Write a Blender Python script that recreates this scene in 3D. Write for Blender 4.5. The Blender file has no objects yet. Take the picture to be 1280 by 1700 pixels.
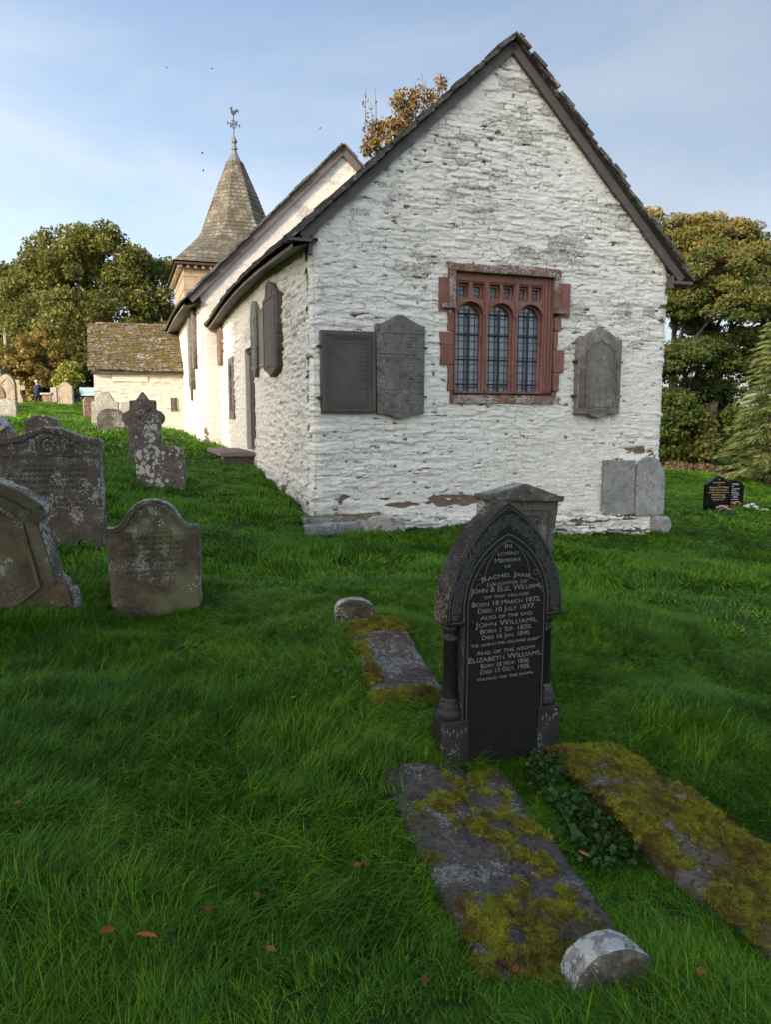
import bpy, bmesh, math, random
import numpy as np
from mathutils import Vector, Matrix, Euler

random.seed(11)
rng = np.random.default_rng(11)
S = bpy.context.scene
COL = S.collection
R = math.radians
EYE = 1.6
CF, PITCH, TH = 1216.9, 0.1321, 0.3425          # focal length (photo pixels), camera tilt, church yaw
CO = np.array([-0.9445, 9.6743])                 # south-east corner of the chancel
EU = np.array([math.cos(TH), math.sin(TH)])      # along the east gable
EV = np.array([-math.sin(TH), math.cos(TH)])     # into the church
GRAVE = 0.37                                     # usual yaw of the graves

# ------------------------------------------------------------------ survey helpers
def ray(px, py):
    x = (px - 640) / CF; y = (850 - py) / CF
    c, s = math.cos(PITCH), math.sin(PITCH)
    return np.array([x, c + y * s, -s + y * c])
def at(px, py, Y):
    r = ray(px, py); t = Y / r[1]
    return float(r[0] * t), Y, float(r[2] * t + EYE)
def uv2w(u, v):
    p = CO + u * EU + v * EV
    return float(p[0]), float(p[1])

# ------------------------------------------------------------------ noise
def _h(ix, iy, seed):
    n = (ix.astype(np.int64) * 374761393 + iy.astype(np.int64) * 668265263 + seed * 1442695041) & 0xffffffff
    n = ((n ^ (n >> 13)) * 1274126177) & 0xffffffff
    n = ((n ^ (n >> 16)) * 2246822519) & 0xffffffff
    return ((n ^ (n >> 15)) & 0xffffff) / float(0xffffff)
def vn(x, y, seed=0):
    x = np.asarray(x, float); y = np.asarray(y, float)
    ix = np.floor(x); iy = np.floor(y); fx = x - ix; fy = y - iy
    fx = fx * fx * (3 - 2 * fx); fy = fy * fy * (3 - 2 * fy)
    a = _h(ix, iy, seed); b = _h(ix + 1, iy, seed); c = _h(ix, iy + 1, seed); d = _h(ix + 1, iy + 1, seed)
    return (a * (1 - fx) + b * fx) * (1 - fy) + (c * (1 - fx) + d * fx) * fy
def fbm(x, y, o=4, seed=0):
    t = 0; a = .5; n = 0
    for i in range(o):
        t = t + a * vn(x * 2 ** i, y * 2 ** i, seed + i * 17); n += a; a *= .5
    return t / n
def sstep(a, b, x):
    t = np.clip((x - a) / (b - a), 0, 1); return t * t * (3 - 2 * t)

# ------------------------------------------------------------------ objects
def link(o, parent=None):
    COL.objects.link(o)
    if parent is not None: o.parent = parent
    return o
def tag(o, label=None, cat=None, group=None, kind=None):
    if label: o['label'] = label
    if cat: o['category'] = cat
    if group: o['group'] = group
    if kind: o['kind'] = kind
    return o
def thing(name, label, cat, loc=(0, 0, 0), rz=0, group=None, rx=0, ry=0):
    o = bpy.data.objects.new(name, None); o.empty_display_size = .2
    o.location = loc; o.rotation_euler = Euler((rx, ry, rz))
    link(o); return tag(o, label, cat, group)
def mk(name, v, f, mat, parent=None, smooth=False, attrs=None):
    me = bpy.data.meshes.new(name)
    v = np.asarray(v, np.float32)
    if isinstance(f, np.ndarray):
        n = len(f); k = f.shape[1]
        me.vertices.add(len(v)); me.vertices.foreach_set('co', v.ravel())
        me.loops.add(n * k); me.loops.foreach_set('vertex_index', f.astype(np.int32).ravel())
        me.polygons.add(n); me.polygons.foreach_set('loop_start', np.arange(0, n * k, k, dtype=np.int32))
        me.polygons.foreach_set('loop_total', np.full(n, k, np.int32))
        me.update(calc_edges=True)
    else:
        me.from_pydata([tuple(map(float, p)) for p in v], [], f); me.update()
    if smooth: me.polygons.foreach_set('use_smooth', [True] * len(me.polygons))
    if attrs:
        for k, a in attrs.items():
            at_ = me.attributes.new(k, 'FLOAT', 'POINT'); at_.data.foreach_set('value', np.asarray(a, np.float32))
    if mat: me.materials.append(mat)
    return link(bpy.data.objects.new(name, me), parent)
class MB:
    """collects simple solids that belong to one part"""
    def __init__(s): s.v = []; s.f = []
    def add(s, v, f):
        n = len(s.v); s.v += [tuple(map(float, p)) for p in v]; s.f += [tuple(i + n for i in q) for q in f]
    def box(s, x0, x1, y0, y1, z0, z1, m=None, jit=0):
        v = [(x, y, z) for x in (x0, x1) for y in (y0, y1) for z in (z0, z1)]
        if jit: v = [tuple(c + random.uniform(-jit, jit) for c in p) for p in v]
        if m is not None: v = [tuple(m @ Vector(p)) for p in v]
        s.add(v, [(0, 1, 3, 2), (4, 6, 7, 5), (0, 4, 5, 1), (2, 3, 7, 6), (0, 2, 6, 4), (1, 5, 7, 3)])
    def tube(s, pts, rad, n=8, cap=True):
        pts = [Vector(p) for p in pts]; k = len(pts); vs = []
        rad = rad if hasattr(rad, '__len__') else [rad] * k
        up = None
        for i, p in enumerate(pts):
            d = (pts[min(i + 1, k - 1)] - pts[max(i - 1, 0)]).normalized()
            if up is None: up = d.orthogonal().normalized()
            up = (up - d * up.dot(d)).normalized(); b = d.cross(up)
            vs += [p + (up * math.cos(2 * math.pi * j / n) + b * math.sin(2 * math.pi * j / n)) * rad[i] for j in range(n)]
        f = [(i * n + j, i * n + (j + 1) % n, (i + 1) * n + (j + 1) % n, (i + 1) * n + j) for i in range(k - 1) for j in range(n)]
        if cap: f += [tuple(range(n))[::-1], tuple((k - 1) * n + j for j in range(n))]
        s.add(vs, f)
    def lathe(s, prof, n=20, c=(0, 0, 0)):
        s_v = [(c[0] + r * math.cos(2 * math.pi * j / n), c[1] + r * math.sin(2 * math.pi * j / n), c[2] + z) for r, z in prof for j in range(n)]
        k = len(prof)
        f = [(i * n + j, i * n + (j + 1) % n, (i + 1) * n + (j + 1) % n, (i + 1) * n + j) for i in range(k - 1) for j in range(n)]
        f += [tuple(range(n))[::-1], tuple((k - 1) * n + j for j in range(n))]
        s.add(s_v, f)
    def build(s, name, mat, parent=None, smooth=False, bevel=0, seg=2):
        o = mk(name, s.v, s.f, mat, parent, smooth)
        if bevel:
            bm = bmesh.new(); bm.from_mesh(o.data)
            bmesh.ops.bevel(bm, geom=bm.edges[:], offset=bevel, segments=seg, affect='EDGES', profile=.6, clamp_overlap=True)
            bm.to_mesh(o.data); bm.free()
        return o

def curve_mesh(splines, depth, bevel, res=2):
    cu = bpy.data.curves.new('outline', 'CURVE'); cu.dimensions = '2D'; cu.fill_mode = 'BOTH'
    cu.extrude = max(depth / 2 - bevel, .0001); cu.bevel_depth = bevel; cu.bevel_resolution = res; cu.offset = -bevel
    for pts in splines:
        sp = cu.splines.new('POLY'); sp.points.add(len(pts) - 1); sp.use_cyclic_u = True
        for i, p in enumerate(pts): sp.points[i].co = (p[0], p[1], 0, 1)
    ob = bpy.data.objects.new('outline', cu); COL.objects.link(ob); bpy.context.view_layer.update()
    me = bpy.data.meshes.new_from_object(ob.evaluated_get(bpy.context.evaluated_depsgraph_get()))
    bpy.data.objects.remove(ob); bpy.data.curves.remove(cu)
    return me
def plate(name, outline, depth, mat, parent=None, holes=(), bevel=.006, y=0., m=None):
    """upright slab: outline in (x, z); its front face lies at y, its back at y + depth"""
    me = curve_mesh([outline] + list(holes), depth, bevel)
    me.transform(Matrix(((1, 0, 0, 0), (0, 0, -1, y + depth / 2), (0, 1, 0, 0), (0, 0, 0, 1))))
    if m is not None: me.transform(m)
    me.materials.clear(); me.materials.append(mat); me.name = name
    return link(bpy.data.objects.new(name, me), parent)
def rough(o, amp, scale=12, seed=0):
    """weathering: move the surface of a mesh by smooth noise"""
    me = o.data; n = len(me.vertices); co = np.empty(n * 3, np.float32); me.vertices.foreach_get('co', co); co = co.reshape(-1, 3)
    d = np.stack([fbm(co[:, 1] * scale + 7 * k + co[:, 0] * scale, co[:, 2] * scale + 3 * k, 3, seed + 5 * k) - .5 for k in range(3)], 1)
    me.vertices.foreach_set('co', (co + d * 2 * amp).astype(np.float32).ravel()); me.update()
    return o
def arc(cx, cz, r, a0, a1, n=12):
    return [(cx + r * math.cos(R(a0 + (a1 - a0) * i / n)), cz + r * math.sin(R(a0 + (a1 - a0) * i / n))) for i in range(n + 1)]
def resamp(p, step=.02, amp=0., seed=0, floor=True):
    out = []
    for i in range(len(p)):
        a = np.array(p[i]); b = np.array(p[(i + 1) % len(p)]); n = max(1, int(np.hypot(*(b - a)) / step))
        for k in range(n): out.append(a + (b - a) * k / n)
    o = np.array(out)
    if amp:
        o = o + np.stack([fbm(o[:, 0] * 9, o[:, 1] * 9, 3, seed) - .5, fbm(o[:, 0] * 9 + 50, o[:, 1] * 9, 3, seed + 3) - .5], 1) * 2 * amp
    return [tuple(q) for q in o]
def rect(x0, x1, z0, z1): return [(x0, z0), (x1, z0), (x1, z1), (x0, z1)]
def arched(x0, x1, z0, z1):                       # round-arched opening
    r = (x1 - x0) / 2
    return [(x0, z0), (x1, z0)] + arc((x0 + x1) / 2, z1 - r, r, 0, 180, 16)
def gothic(w, z0, zs, za, n=14):                  # pointed arch, half width w, springing zs, apex za
    h = za - zs; r = (h * h + w * w) / (2 * w); a = math.degrees(math.asin(h / r))
    right = [(w - r + r * math.cos(R(a * i / n)), zs + r * math.sin(R(a * i / n))) for i in range(n + 1)]
    left = [(-x, z) for x, z in right[:-1]][::-1]
    return [(-w, z0), (w, z0)] + right + left
def strip(name, line, wid, depth, mat, parent, y, closed=False):
    """a raised band following a line of (x, z) points"""
    mb = MB(); p = [np.array(q, float) for q in line]; n = len(p); L = []; Rr = []
    for i in range(n):
        a = p[(i - 1) % n] if (closed or i) else p[i]; b = p[(i + 1) % n] if (closed or i < n - 1) else p[i]
        d = (b - a) / (np.hypot(*(b - a)) + 1e-9); nn = np.array([-d[1], d[0]]) * wid / 2
        L.append(p[i] + nn); Rr.append(p[i] - nn)
    v = []
    for i in range(n):
        v += [(L[i][0], y, L[i][1]), (Rr[i][0], y, Rr[i][1]), (Rr[i][0], y - depth, Rr[i][1]), (L[i][0], y - depth, L[i][1])]
    f = []
    for i in range(n if closed else n - 1):
        j = (i + 1) % n
        for k in range(4): f.append((i * 4 + k, i * 4 + (k + 1) % 4, j * 4 + (k + 1) % 4, j * 4 + k))
    if not closed: f += [(0, 1, 2, 3), tuple((n - 1) * 4 + k for k in (3, 2, 1, 0))]
    mb.add(v, f); o = mb.build(name, mat, parent)
    bm = bmesh.new(); bm.from_mesh(o.data); bmesh.ops.recalc_face_normals(bm, faces=bm.faces[:]); bm.to_mesh(o.data); bm.free()
    return o
def text_mesh(body, width=None, size=.03, small=True, ext=.0008, arch=0., shear=0.):
    cu = bpy.data.curves.new('txt', 'FONT'); cu.body = body; cu.size = size; cu.align_x = 'CENTER'; cu.extrude = ext
    cu.small_caps_scale = .78; cu.shear = shear; cu.offset = .0
    if small:
        for c in cu.body_format: c.use_small_caps = True
    ob = bpy.data.objects.new('txt', cu); COL.objects.link(ob); bpy.context.view_layer.update()
    me = bpy.data.meshes.new_from_object(ob.evaluated_get(bpy.context.evaluated_depsgraph_get()))
    bpy.data.objects.remove(ob)
    co = np.array([v.co[:] for v in me.vertices])
    if width:
        s = width / (co[:, 0].max() - co[:, 0].min()); co[:, 0] *= s
    co[:, 0] -= (co[:, 0].max() + co[:, 0].min()) / 2
    if arch: co[:, 1] -= arch * (co[:, 0] / (abs(co[:, 0]).max())) ** 2
    f = [tuple(p.vertices) for p in me.polygons]; bpy.data.meshes.remove(me); bpy.data.curves.remove(cu)
    return co, f
def inscription(lines, mat, parent, y, name='inscription'):
    """lines: (text, width, size, z[, arch]) set as one lettered surface on a front face at y"""
    mb = MB()
    for l in lines:
        co, f = text_mesh(l[0], l[1], l[2], arch=l[4] if len(l) > 4 else 0, shear=l[5] if len(l) > 5 else 0)
        mb.add([(c[0], y - c[2], c[1] + l[3]) for c in co], f)
    return mb.build(name, mat, parent)

# ------------------------------------------------------------------ materials
def N(nt, typ, ins=None, **at_):
    n = nt.nodes.new('ShaderNode' + typ)
    for k, v in at_.items(): setattr(n, k, v)
    for k, v in (ins or {}).items():
        s = n.inputs[k]
        if isinstance(v, bpy.types.NodeSocket): nt.links.new(v, s)
        else: s.default_value = v
    return n
class M_:
    def __init__(s, name, rough=.85, spec=.25):
        s.m = bpy.data.materials.new(name); s.m.use_nodes = True; s.nt = s.m.node_tree
        s.b = s.nt.nodes['Principled BSDF']; s.b.inputs['Roughness'].default_value = rough
        s.b.inputs['Specular IOR Level'].default_value = spec
        tc = N(s.nt, 'TexCoord'); oi = N(s.nt, 'ObjectInfo')
        off = N(s.nt, 'VectorMath', {0: oi.outputs['Random'], 1: (37., 53., 71.)}, operation='MULTIPLY')
        s.co = N(s.nt, 'VectorMath', {0: tc.outputs['Object'], 1: off.outputs[0]}, operation='ADD').outputs[0]
        s.raw = tc.outputs['Object']; s.hgt = None
    def map(s, scale=(1, 1, 1), rot=(0, 0, 0), vec=None):
        return N(s.nt, 'Mapping', {'Vector': vec or s.co, 'Scale': scale, 'Rotation': rot}).outputs[0]
    def noise(s, scale, detail=5, rough=.6, vec=None, dist=0):
        return N(s.nt, 'TexNoise', {'Vector': vec or s.co, 'Scale': scale, 'Detail': detail, 'Roughness': rough, 'Distortion': dist}).outputs[0]
    def voro(s, scale, vec=None, feat='F1', out='Distance', rnd=1):
        return N(s.nt, 'TexVoronoi', {'Vector': vec or s.co, 'Scale': scale, 'Randomness': rnd}, feature=feat).outputs[out]
    def ss(s, x, a, b):
        n = N(s.nt, 'MapRange', {'Value': x, 'From Min': a, 'From Max': b}, interpolation_type='SMOOTHSTEP'); return n.outputs[0]
    def ma(s, op, a, b=0.): return N(s.nt, 'Math', {0: a, 1: b}, operation=op).outputs[0]
    def mix(s, f, a, b, blend='MIX'):
        n = s.nt.nodes.new('ShaderNodeMix'); n.data_type = 'RGBA'; n.blend_type = blend
        for i, x in ((0, f), (6, a), (7, b)):
            if isinstance(x, bpy.types.NodeSocket): s.nt.links.new(x, n.inputs[i])
            else: n.inputs[i].default_value = x if i == 0 else (*x, 1)
        return n.outputs[2]
    def ramp(s, f, stops):
        n = N(s.nt, 'ValToRGB', {'Fac': f}); e = n.color_ramp.elements
        while len(e) < len(stops): e.new(.5)
        for i, (p, c) in enumerate(stops): e[i].position = p; e[i].color = (*c, 1)
        return n.outputs[0]
    def attr(s, name): return N(s.nt, 'Attribute', attribute_name=name).outputs['Fac']
    def upward(s): return N(s.nt, 'SeparateXYZ', {0: N(s.nt, 'NewGeometry').outputs['Normal']}).outputs[2]
    def bump(s, h, strength=.5, dist=.01):
        n = N(s.nt, 'Bump', {'Height': h, 'Strength': strength, 'Distance': dist})
        if s.hgt is not None: s.nt.links.new(s.hgt, n.inputs['Normal'])
        s.hgt = n.outputs[0]; s.nt.links.new(s.hgt, s.b.inputs['Normal']); return s
    def col(s, c):
        if isinstance(c, bpy.types.NodeSocket): s.nt.links.new(c, s.b.inputs['Base Color'])
        else: s.b.inputs['Base Color'].default_value = (*c, 1)
        return s
def stone(name, c1, c2, c3=None, lichen=(.42, .43, .40), lam=.3, lscale=26, moss=0., mosscol=(.10, .10, .02), bump=.5, grain=60, rough=.9, blot=5., yellow=0., letters=None, green=0.):
    s = M_(name, rough)
    big = s.noise(blot, 6, .65); fine = s.noise(grain, 4, .6); mid = s.noise(blot * 3.3, 5, .6, dist=.6)
    c = s.ramp(big, [(.32, c1), (.66, c2)])
    if c3: c = s.mix(s.ss(mid, .5, .66), c, c3)
    c = s.mix(s.ma('MULTIPLY', s.ss(fine, .35, .75), .55), c, tuple(x * .45 for x in c1))
    h = s.ma('ADD', s.ma('MULTIPLY', mid, .9), s.ma('MULTIPLY', fine, .35))
    if green:
        c = s.mix(s.ma('MULTIPLY', s.ss(s.noise(2.4, 6, .65), .47, .6), green), c, (.105, .115, .06))
    if lam:
        vo = s.voro(lscale, vec=s.map(vec=N(s.nt, 'VectorMath', {0: s.co, 1: N(s.nt, 'VectorMath', {0: N(s.nt, 'TexNoise', {'Vector': s.co, 'Scale': 30.}).outputs[1], 3: .035}, operation='SCALE').outputs[0]}, operation='ADD').outputs[0]))
        cells = s.voro(lscale, out='Color')
        rad = s.ma('MULTIPLY', s.ss(s.noise(3.1, 5, .65), .56 - .30 * lam, .76 - .22 * lam), .58)
        sp = s.ma('GREATER_THAN', s.ma('SUBTRACT', rad, vo), 0.0)
        c = s.mix(s.ma('MULTIPLY', sp, .85), c, s.mix(fine, lichen, tuple(x * .6 for x in lichen)))
        sm = s.ma('GREATER_THAN', s.ma('SUBTRACT', s.ma('MULTIPLY', s.ss(s.noise(6, 4, .6), .47 - .2 * lam, .72), .5), s.voro(lscale * 2.7)), 0.)
        c = s.mix(s.ma('MULTIPLY', sm, .7), c, lichen)
        h = s.ma('ADD', h, s.ma('MULTIPLY', sp, .15))
    if yellow:
        c = s.mix(s.ma('MULTIPLY', s.ss(s.noise(9, 5, .65), .66 - .1 * yellow, .74), .8), c, (.30, .20, .04))
    if moss:
        up = s.ss(s.upward(), .25, .8); mm = s.ma('MULTIPLY', up, s.ss(s.noise(7, 5, .65), .75 - .45 * moss, .85 - .4 * moss))
        c = s.mix(mm, c, s.mix(s.noise(90, 3), mosscol, tuple(x * .3 for x in mosscol)))
    if letters:                                    # worn, illegible cut lettering in rows
        pitch, x0, x1, z0, z1 = letters
        xyz = N(s.nt, 'SeparateXYZ', {0: s.raw}); X, Z = xyz.outputs[0], xyz.outputs[2]
        row = s.ma('PINGPONG', s.ma('MULTIPLY', Z, 1 / pitch), .5)
        inrow = s.ss(row, .2, .26)
        ch = N(s.nt, 'TexNoise', {'Vector': N(s.nt, 'Mapping', {'Vector': s.raw, 'Scale': (95, 5, 1.2 / pitch)}).outputs[0], 'Scale': 1., 'Detail': 3.}).outputs[0]
        wide = s.noise(1 / pitch * .9, 0, .5, vec=N(s.nt, 'Mapping', {'Vector': s.raw, 'Scale': (.12, .1, 1)}).outputs[0])
        lim = s.ma('SUBTRACT', s.ma('MULTIPLY', s.ma('ADD', wide, .45), (x1 - x0) / 2), s.ma('ABSOLUTE', s.ma('SUBTRACT', X, (x0 + x1) / 2)))
        k = s.ma('MULTIPLY', s.ma('MULTIPLY', inrow, s.ss(ch, .47, .55)), s.ma('GREATER_THAN', lim, 0))
        k = s.ma('MULTIPLY', k, s.ma('MULTIPLY', s.ma('GREATER_THAN', Z, z0), s.ma('LESS_THAN', Z, z1)))
        c = s.mix(s.ma('MULTIPLY', k, .5), c, tuple(x * .25 for x in c1)); h = s.ma('SUBTRACT', h, s.ma('MULTIPLY', k, .8))
    s.col(c).bump(h, bump, .012)
    return s.m
def plain(name, c1, c2, scale=8, rough=.7, bump=.2, spec=.3, metal=0., stretch=(1, 1, 1), dist=.005):
    s = M_(name, rough, spec); n = s.noise(scale, 6, .65, vec=s.map(stretch))
    s.col(s.ramp(n, [(.3, c1), (.7, c2)])).bump(n, bump, dist); s.b.inputs['Metallic'].default_value = metal
    return s.m
def leafmat(name, dark, mid, light, trans=.35, rough=.6, patch=.4, patchcol=None):
    s = M_(name, rough, .08)
    c = s.ramp(s.attr('tint'), [(0., dark), (.5, mid), (1., light)])
    if patchcol: c = s.mix(s.ss(s.noise(patch, 3, .5, vec=N(s.nt, 'NewGeometry').outputs['Position']), .45, .62), c, patchcol)
    s.col(c)
    tr = N(s.nt, 'BsdfTranslucent', {'Color': c}); mx = N(s.nt, 'MixShader', {0: trans, 1: s.b.outputs[0], 2: tr.outputs[0]})
    s.nt.links.new(mx.outputs[0], s.nt.nodes['Material Output'].inputs[0])
    return s.m

# whitewash over rubble: attributes grime / bare come with the mesh (worn paint with joint shadows painted in, bare stone)
def whitewash(name, tone=(.735, .697, .637)):
    s = M_(name, .92, .15)
    g, b = s.attr('grime_shade'), s.attr('bare')
    fine = s.noise(55, 5, .7); mid = s.noise(9, 5, .65)
    c = s.mix(s.ss(mid, .35, .7), tone, tuple(x * f for x, f in zip(tone, (.86, .855, .84))))
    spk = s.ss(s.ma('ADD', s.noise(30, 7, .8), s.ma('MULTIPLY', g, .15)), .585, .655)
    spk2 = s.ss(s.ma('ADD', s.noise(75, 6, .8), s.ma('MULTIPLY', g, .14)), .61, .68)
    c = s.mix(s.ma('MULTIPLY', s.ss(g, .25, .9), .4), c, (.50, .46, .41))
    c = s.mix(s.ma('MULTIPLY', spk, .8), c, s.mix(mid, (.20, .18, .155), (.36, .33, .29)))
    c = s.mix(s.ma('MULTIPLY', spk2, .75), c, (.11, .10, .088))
    c = s.mix(s.ss(s.ma('ADD', b, s.ma('MULTIPLY', s.ma('SUBTRACT', fine, .5), .5)), .45, .55), c, s.mix(mid, (.13, .075, .055), (.20, .16, .13)))
    s.col(c).bump(s.noise(26, 5, .65), .35, .012).bump(fine, .3, .005)
    return s.m
MAT = {}
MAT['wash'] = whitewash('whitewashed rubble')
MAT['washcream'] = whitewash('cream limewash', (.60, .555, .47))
MAT['washshade'] = whitewash('shade toned limewash', (.62, .58, .52))  # darker wash copy, paints in shade on the side wall and nave gable
MAT['redstone'] = stone('red sandstone', (.19, .084, .064), (.29, .142, .11), (.235, .135, .112), lam=0, bump=.3, grain=90, blot=3)
MAT['redsill'] = stone('weathered red sill', (.17, .085, .065), (.24, .13, .10), (.10, .09, .07), lam=.65, lscale=40, lichen=(.5, .47, .42), moss=.5, bump=.6, blot=4)
MAT['slate'] = stone('stone roof slate', (.07, .062, .055), (.13, .115, .10), (.05, .045, .04), lam=.25, lscale=20, moss=.35, mosscol=(.05, .055, .015), bump=.6)
MAT['mossroof'] = stone('mossy stone tile', (.125, .08, .06), (.215, .155, .122), (.075, .052, .042), lam=.5, lscale=14, lichen=(.40, .34, .29), moss=.72, mosscol=(.13, .115, .018), bump=.5, blot=2.2, grain=30)
MAT['timber'] = plain('weathered grey timber', (.075, .062, .060), (.15, .128, .125), 7, .85, .5, .2, stretch=(1, 1, 14))
MAT['soffit'] = plain('soffit board', (.13, .11, .10), (.22, .19, .17), 6, .9, .3, .2)
MAT['door'] = plain('old oak door', (.035, .022, .016), (.07, .045, .033), 9, .75, .5, .3, stretch=(6, 6, .6))
MAT['towerstone'] = stone('tawny tower stone', (.30, .22, .15), (.42, .32, .22), (.24, .17, .11), lam=0, bump=.5, blot=2.5, grain=25)
MAT['lead'] = plain('grey lead', (.085, .085, .085), (.15, .15, .148), 6, .5, .2, .4)
MAT['iron'] = plain('black iron', (.012, .012, .013), (.03, .03, .03), 30, .55, .2, .4)
MAT['leadcame'] = plain('dull lead came', (.02, .02, .022), (.05, .05, .055), 30, .5, .2, .4)
s = M_('window glass', .06, .6)
s.col(s.mix(s.noise(5, 3), (.10, .125, .165), (.20, .235, .285))).bump(s.noise(3.5, 3, .6), .22, .03); MAT['glass'] = s.m  # blue-grey base colour paints in the reflected sky
MAT['purple'] = stone('purple brown slate', (.10, .079, .075), (.142, .116, .110), (.12, .10, .09), lam=.0, lscale=70, bump=.25, blot=4)
MAT['purpletext'] = stone('purple slate panel, lettered', (.095, .074, .071), (.138, .113, .107), (.12, .10, .09), lam=.0, lscale=70, bump=.25, blot=4, letters=(.058, .12, .62, .30, .97))
MAT['greyslate'] = stone('grey olive slate', (.14, .13, .108), (.20, .19, .162), (.10, .09, .092), lam=.22, lscale=50, bump=.3, blot=3.5)
MAT['greyslatetext'] = stone('grey olive slate, lettered', (.135, .125, .104), (.20, .19, .162), (.085, .076, .084), lam=.15, lscale=50, bump=.3, blot=3.5, letters=(.042, .06, .62, .12, 1.08))
MAT['brownslate'] = stone('warm grey slate, lettered', (.16, .14, .112), (.225, .20, .165), (.14, .12, .098), lam=.3, lscale=60, bump=.3, blot=3.5, letters=(.04, .12, .62, .25, .98))
MAT['brownslate0'] = stone('warm grey slate', (.12, .10, .082), (.175, .15, .125), (.10, .085, .07), lam=.3, lscale=60, bump=.3, blot=3.5)
MAT['palegrey'] = stone('pale grey flag', (.21, .205, .195), (.30, .29, .275), (.16, .15, .145), lam=.35, lscale=35, bump=.6, blot=4)
MAT['mauvegrey'] = stone('pale mauve grey flag', (.23, .215, .22), (.33, .315, .32), (.17, .155, .15), lam=.5, lscale=30, bump=.7, blot=5)
MAT['granite'] = stone('polished black granite', (.009, .009, .010), (.016, .016, .017), (.030, .030, .031), lam=0, bump=.05, blot=45, grain=240, rough=.33)
MAT['graniterough'] = stone('weathered granite side', (.028, .023, .02), (.062, .052, .044), (.018, .015, .013), lam=.6, lscale=70, lichen=(.20, .18, .145), bump=.9, blot=9)
MAT['granitebase'] = stone('dark granite', (.016, .016, .017), (.03, .03, .031), (.024, .024, .025), lam=.2, lscale=60, bump=.2, grain=200, rough=.5)
s = M_('grey cut letter', .85, .2); s.col(s.mix(s.ss(s.noise(34, 6, .75), .26, .50), (.045, .045, .044), s.mix(s.noise(120, 3), (.15, .15, .14), (.26, .26, .245)))); MAT['letter'] = s.m
MAT['etch'] = plain('etched line', (.075, .075, .075), (.12, .12, .12), 60, .8, 0, .2)
MAT['etch2'] = plain('etched ornament', (.05, .05, .05), (.085, .085, .084), 60, .7, 0, .2)
MAT['gold'] = plain('gilded letter', (.5, .36, .12), (.62, .46, .2), 60, .5, 0, .4)
MAT['whiteletter'] = plain('white letter', (.6, .6, .58), (.7, .7, .68), 60, .6, 0, .3)
MAT['newblack'] = plain('mirror black granite', (.005, .005, .006), (.009, .009, .01), 200, .12, 0, .5)
MAT['hs_dark'] = stone('dark lichened gravestone', (.058, .052, .043), (.118, .105, .088), (.095, .064, .048), lam=.52, lscale=42, lichen=(.38, .37, .33), bump=.8, blot=4.5, moss=.2, letters=(.052, -.34, .34, .30, .75))
MAT['hs_green'] = stone('green grey gravestone', (.046, .037, .027), (.098, .085, .062), (.07, .045, .032), lam=.22, lscale=60, bump=.7, blot=4, green=.85, letters=(.04, -.2, .2, .3, .62))
MAT['hs_olive'] = stone('olive brown gravestone', (.055, .046, .034), (.10, .085, .062), (.075, .052, .039), lam=.1, lscale=50, bump=.8, blot=3.2, green=.6)
MAT['hs_cap'] = stone('lichened stone edge', (.085, .072, .055), (.165, .15, .122), (.06, .05, .04), lam=.75, lscale=40, lichen=(.50, .49, .44), bump=.9, blot=9)
MAT['hs_spot'] = stone('brown stone with white lichen', (.09, .072, .062), (.16, .13, .115), (.08, .06, .052), lam=.62, lscale=17, lichen=(.55, .53, .48), bump=.8, blot=5)
MAT['hs_grey'] = stone('grey carved gravestone', (.075, .068, .056), (.125, .114, .098), (.06, .052, .045), lam=.28, lscale=45, bump=.5, blot=4)
MAT['hs_tan'] = stone('tan gravestone', (.24, .19, .135), (.36, .29, .21), (.22, .15, .11), lam=.35, lscale=14, bump=.6, blot=4)
MAT['hs_red'] = stone('reddish brown gravestone', (.15, .085, .062), (.22, .13, .10), (.13, .09, .07), lam=.3, lscale=18, bump=.6, blot=4)
MAT['hs_pale'] = stone('pale lichened gravestone', (.25, .23, .19), (.36, .34, .28), (.20, .18, .15), lam=.6, lscale=16, bump=.7, blot=6)
MAT['hs_white'] = stone('white scrolled stone', (.40, .42, .42), (.55, .57, .57), (.28, .29, .28), lam=.4, lscale=25, bump=.6, blot=6)
MAT['foot'] = stone('pale round footstone', (.20, .195, .17), (.34, .33, .30), (.15, .14, .11), lam=.5, lscale=24, lichen=(.55, .55, .52), bump=.7, blot=8, green=.25)
MAT['rubble'] = stone('limewashed plinth rubble', (.34, .30, .25), (.62, .58, .52), (.15, .11, .085), lam=.3, lscale=20, bump=.8, blot=6, yellow=.35, moss=.25, mosscol=(.14, .12, .02))
MAT['bench'] = stone('brown bench slab', (.14, .105, .085), (.22, .175, .145), (.10, .08, .065), lam=.2, bump=.6, blot=5)
MAT['ledge'] = stone('mossy ledge', (.17, .15, .125), (.27, .245, .21), (.10, .085, .06), lam=.3, lscale=20, moss=.75, mosscol=(.13, .12, .015), bump=.8, blot=5)
MAT['bark'] = plain('bark', (.055, .043, .033), (.12, .095, .075), 9, .95, .8, .1, stretch=(3, 3, .6), dist=.03)
MAT['darkbark'] = plain('dark bark', (.03, .024, .02), (.07, .056, .045), 9, .95, .8, .1, stretch=(3, 3, .6), dist=.03)

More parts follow.
